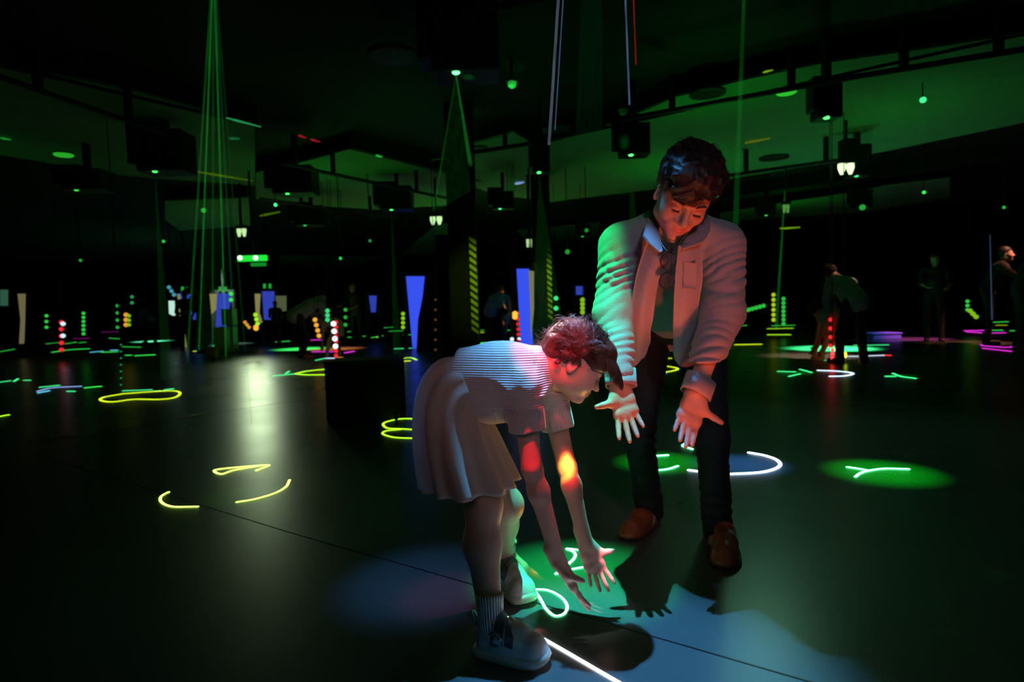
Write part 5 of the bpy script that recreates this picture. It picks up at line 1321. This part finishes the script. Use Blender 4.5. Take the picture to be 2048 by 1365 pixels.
# reflected glints far behind, imitated by strings of added glowing beads
def string(px, y0, y1, n, d, c_, s, r, label, dx=0):
    t = empty('glint_string', P(px, (y0 + y1) / 2, d), label, 'reflected glint', 'strings of reflected glints'); m = em(c_, s)
    qs = [P(px + dx * i / max(1, n - 1), y0 + (y1 - y0) * i / max(1, n - 1), d) for i in range(n)]
    for q in qs:
        q[2] = max(q[2], .03)
        MB().lathe(q, [(.001, -r), (r * .8, -r * .6), (r, 0), (r * .8, r * .6), (.001, r)], (0, 0, 1), 8).build('bulb', m, t, True)
    top = qs[0] * 1.0; top[2] = CEIL + .26
    MB().tube([top] + qs, .006, 5, False).build('cord', D['rail'], t)
SR = [(1547, 590, 640, 6, 15, 'yellow', .6, .05, 'string of yellow glints right of the man'), (1567, 598, 648, 7, 15, 'green', .5, .05, 'string of green glints right of the yellow string'), (1935, 603, 620, 3, 14, 'green', .6, .04, 'short green glint string at right'), (1940, 622, 634, 3, 13.5, 'lime', .5, .05, 'short lime glint string at right', 12), (1475, 626, 612, 8, 14, 'green', .5, .05, 'row of green lights behind the man\'s elbow', 52),
    (123, 645, 700, 5, 14, 'red', .9, .05, 'string of red glints at far left'), (126, 648, 672, 2, 13.8, 'ice', 1.2, .05, 'two white glints among the red string at far left'), (167, 627, 668, 6, 15, 'green', .6, .04, 'string of green glints at far left'), (93, 632, 655, 3, 15, 'green', .6, .04, 'green glints above the left floor lines'), (252, 630, 650, 3, 14, 'amber', .8, .05, 'amber glints in the left crowd'), (258, 632, 650, 3, 14, 'lime', .5, .04, 'lime glints in the left crowd'), (462, 588, 600, 2, 15, 'green', .8, .05, 'green lamp right of the crates\' doorway'), (235, 612, 655, 4, 15, 'green', .4, .04, 'dim green glint string at left'), (264, 594, 606, 2, 15, 'teal', .3, .04, 'dim teal glints at left'),
    (511, 630, 648, 3, 14, 'lime', .9, .05, 'lime glints under the curving curtain', 4), (512, 655, 657, 2, 14, 'amber', 1.2, .06, 'amber glint beneath the curving curtain'), (490, 645, 655, 3, 14, 'amber', .7, .04, 'slanting amber glints left of the curving curtain', 8), (630, 640, 672, 4, 12, 'amber', 1.0, .045, 'amber glints beside the green bending figure', 8), (655, 622, 640, 3, 12, 'teal', .7, .045, 'teal glints above the distant girl'), (672, 645, 712, 8, 11.9, 'red', .9, .04, 'red glints down the distant girl'), (667, 648, 693, 4, 11.8, 'white', 2.0, .05, 'white glints down the distant girl', 4), (806, 628, 655, 4, 14, 'lime', .6, .045, 'lime glints left of the blue doorway'), (691, 620, 650, 3, 13, 'green', .4, .04, 'green glints right of the distant girl'),
    (1112, 597, 617, 2, 13, 'teal', .8, .05, 'two teal glints right of the second column'), (1165, 600, 625, 4, 13, 'lime', .5, .05, 'lime lights above the girl\'s hair'), (1035, 628, 700, 8, 11, 'red', .7, .035, 'red glints down the girl reflected behind', 4), (1030, 628, 634, 2, 10.9, 'amber', 1.4, .05, 'amber lamp at the far girl\'s face'), (1024, 679, 679, 2, 11, 'ice', 1.6, .035, 'two white lights at the far girl\'s hands', 14), (1661, 640, 692, 4, 8.7, 'red', .9, .03, 'red glints down the right distant girl'), (1688, 708, 712, 2, 8.6, 'yellow', 5, .035, 'yellow glow at the right distant girl\'s shoe'), (1665, 700, 716, 3, 8.6, 'red', 4, .025, 'red glow at the right distant girl\'s shoe'),
    (871, 600, 700, 6, 11, 'amber', .12, .02, 'faint vertical string of glints on the black drape'), (242, 690, 770, 7, 8, 'teal', .25, .012, 'faint string of glints on the edge of a glass panel'), (338, 575, 590, 3, 16, 'aqua', .4, .05, 'blue glints over the white window', 10)]
for a in SR: string(*a)

# ---- people farther off: solid copies of the pair imitating their mirror reflections, and visitors
def copy_tree(o, parent=None):
    c = o.copy(); col.objects.link(c)
    if parent is not None:
        c.parent = parent; c.matrix_parent_inverse = o.matrix_parent_inverse.copy()
    for ch in list(o.children): copy_tree(ch, c)
    return c
def far_person(src, loc, rot, label, scale=1.0):
    base = np.array(src.location)
    c = copy_tree(src); c.location = (*loc[:2], 0); c.rotation_euler = (0, 0, rot); c.scale = (scale,) * 3
    tag(c, label, 'person', 'people farther back in the room'); return c
def fl(px, py): return F(px, py)
far_person(man, fl(1700, 728), math.pi + .25, 'distant mirrored bending man in green-lit shirt seen from behind at right')
far_person(girl, fl(1672, 722), math.pi + .3, 'distant mirrored bending girl half hidden behind the right distant man')
far_person(man, fl(985, 702), math.pi - .1, 'distant mirrored bending man seen from behind near the striped column')
far_person(girl, fl(1045, 700), math.pi - .2, 'distant mirrored bending girl left of the tall blue doorway')
far_person(man, fl(602, 716), math.pi - .5, 'distant mirrored bending man in dark green light left of centre')
far_person(girl, fl(680, 712), math.pi - .3, 'distant mirrored bending girl lit red and orange left of centre')
far_person(man, fl(300, 688), math.pi + 1.2, 'faint mirrored bending man in teal light at far left')
def visitor(loc, rot, label, top_c, leg_c, skin_c, hair_c, pose=0, arms=((.35, .1), (.35, .1)), lean=.15, ht=1.7, cap=False):
    k = ht / 1.75; t = empty('person', (loc[0], loc[1], 0), label, 'person', 'people farther back in the room')
    R2 = np.array([[math.cos(rot), -math.sin(rot), 0], [math.sin(rot), math.cos(rot), 0], [0, 0, 1]])
    def T(x, y, z): return np.array([loc[0], loc[1], 0]) + R2 @ (np.array([x, -y, z]) * k)
    sk = mat('visitor_skin', skin_c, .5); ly = lean
    hc = T(0, .02 + ly * 1.25, 1.60); hr = R2 @ np.array([[-1, 0, 0], [0, -1, 0], [0, 0, 1.0]])
    B = SDF(); add_head(B, hc, hr, k)
    B.cap(T(0, ly, 1.42), T(0, ly * 1.15, 1.52), .055 * k, .05 * k, .02); B.cap(T(0, 0, .95), T(0, ly * .9, 1.36), .10 * k, .12 * k, .05)
    C_ = SDF(); C_.cap(T(0, 0, 1.0), T(0, ly * .9, 1.33), .135 * k, .150 * k, .06); C_.cap(T(-.14, ly, 1.40), T(.14, ly, 1.40), .070 * k, .070 * k, .05)
    L_ = SDF(); L_.cap(T(-.06, 0, .93), T(.06, 0, .93), .115 * k, .115 * k, .04)
    for sx, (fo, up_) in zip((-1, 1), arms):
        sh = T(sx * .19, ly, 1.38); el = T(sx * .23, ly + fo * .55, 1.12 + up_ * .3); wr_ = T(sx * .17, ly + fo * 1.25, 1.02 + up_)
        B.cap(sh, el, .045 * k, .038 * k, .02); B.cap(el, wr_, .037 * k, .027 * k, .02)
        add_hand(B, wr_, wr_ + nrm(wr_ - el) * .17, (0, 0, 1), R2 @ np.array([-sx, 0, 0]), .9 * k)
        C_.cap(sh, el, .060 * k, .052 * k, .03); 
        hp, kn, an = T(sx * .09, 0, .92), T(sx * .11, .02, .50), T(sx * .12, 0, .09)
        L_.cap(hp, kn, .085 * k, .062 * k, .02); L_.cap(kn, an, .062 * k, .048 * k, .02); B.cap(kn, an, .045 * k, .035 * k, .02)
    lo = T(0, 0, 0) - np.array([.8, .8, .0]); hi = T(0, 0, 0) + np.array([.8, .8, 1.95])
    v, f = B.mesh(lo, hi, .009); new_obj('body', v, f, sk, t)
    v, f = C_.mesh(lo, hi, .012); new_obj('top', v, f, mat('visitor_top', top_c, .8), t)
    v, f = L_.mesh(lo, hi, .012); new_obj('trousers', v, f, mat('visitor_trousers', leg_c, .8), t)
    Hh = SDF(); Hh.ell(hc + hr @ np.array([0, -.025, .05]) * k, np.array((.086, .105, .092)) * k, hr, .02); Hh.ell(hc + hr @ np.array([0, .085, -.03]) * k, np.array((.08, .075, .085)) * k, hr, .01, 's')
    if cap: Hh.ell(hc + hr @ np.array([0, .09, .055]) * k, np.array((.065, .06, .014)) * k, hr, .01)
    v, f = Hh.mesh(hc - .2, hc + .2, .008); new_obj('cap' if cap else 'hair', v, f, mat('visitor_hair', hair_c, .6), t)
    for sx in (-1, 1):
        S_ = SDF(); a_ = T(sx * .12, -.03, .035); b_ = T(sx * .13, .15, .03); S_.cap(a_, b_, .045 * k, .042 * k, .02); S_.cap(a_ + np.array([0, 0, .03]), a_ + np.array([0, 0, .07]), .045 * k, .042 * k, .02)
        S_.box(T(0, 0, -.2) * np.array([1, 1, 1]), (2, 2, .2 * k + .001), None, .001, .002, 's')
        v, f = S_.mesh(np.minimum(a_, b_) - .1, np.maximum(a_, b_) + .13, .009); new_obj('shoe', v, f, mat('visitor_shoe', (.05, .05, .05), .6), t)
    return t
dk = (.012, .012, .014)
visitor(F(1868, 684), -.5, 'person in red cap with magenta-lit arm at right', dk, dk, (.5, .30, .24), (.45, .03, .03), arms=((.42, .06), (.30, .02)), lean=.08, cap=True)
visitor(F(1975, 690), .9, 'dark clothed person reaching forward at the right edge', dk, dk, (.45, .28, .22), dk, arms=((.40, .22), (.40, .30)), lean=.18)
visitor(F(2040, 700), 1.1, 'person with outstretched arms cut by the right edge', dk, dk, (.45, .28, .22), dk, arms=((.45, .35), (.45, .28)), lean=.15)
visitor(F(376, 700), .3, 'black silhouetted person before the left blue doorway', dk, dk, (.08, .05, .04), dk, arms=((.10, -.1), (.10, -.1)), ht=1.65, lean=.03)
visitor(F(412, 706), -.9, 'dark silhouetted person reaching down beside the tan carton', dk, dk, (.20, .12, .08), dk, arms=((.35, -.1), (.3, -.1)), ht=1.7, lean=.2)
visitor(F(553, 690), .5, 'dark silhouetted person beside the grey-green panel', dk, dk, (.30, .20, .14), (.12, .10, .06), arms=((.2, 0), (.3, .05)), ht=1.3, lean=.1)
visitor(F(715, 690), -.3, 'dark clothed person in red headwear left of the black drape', dk, dk, (.35, .20, .16), (.30, .03, .03), arms=((.4, .06), (.3, .02)), lean=.1, cap=True)
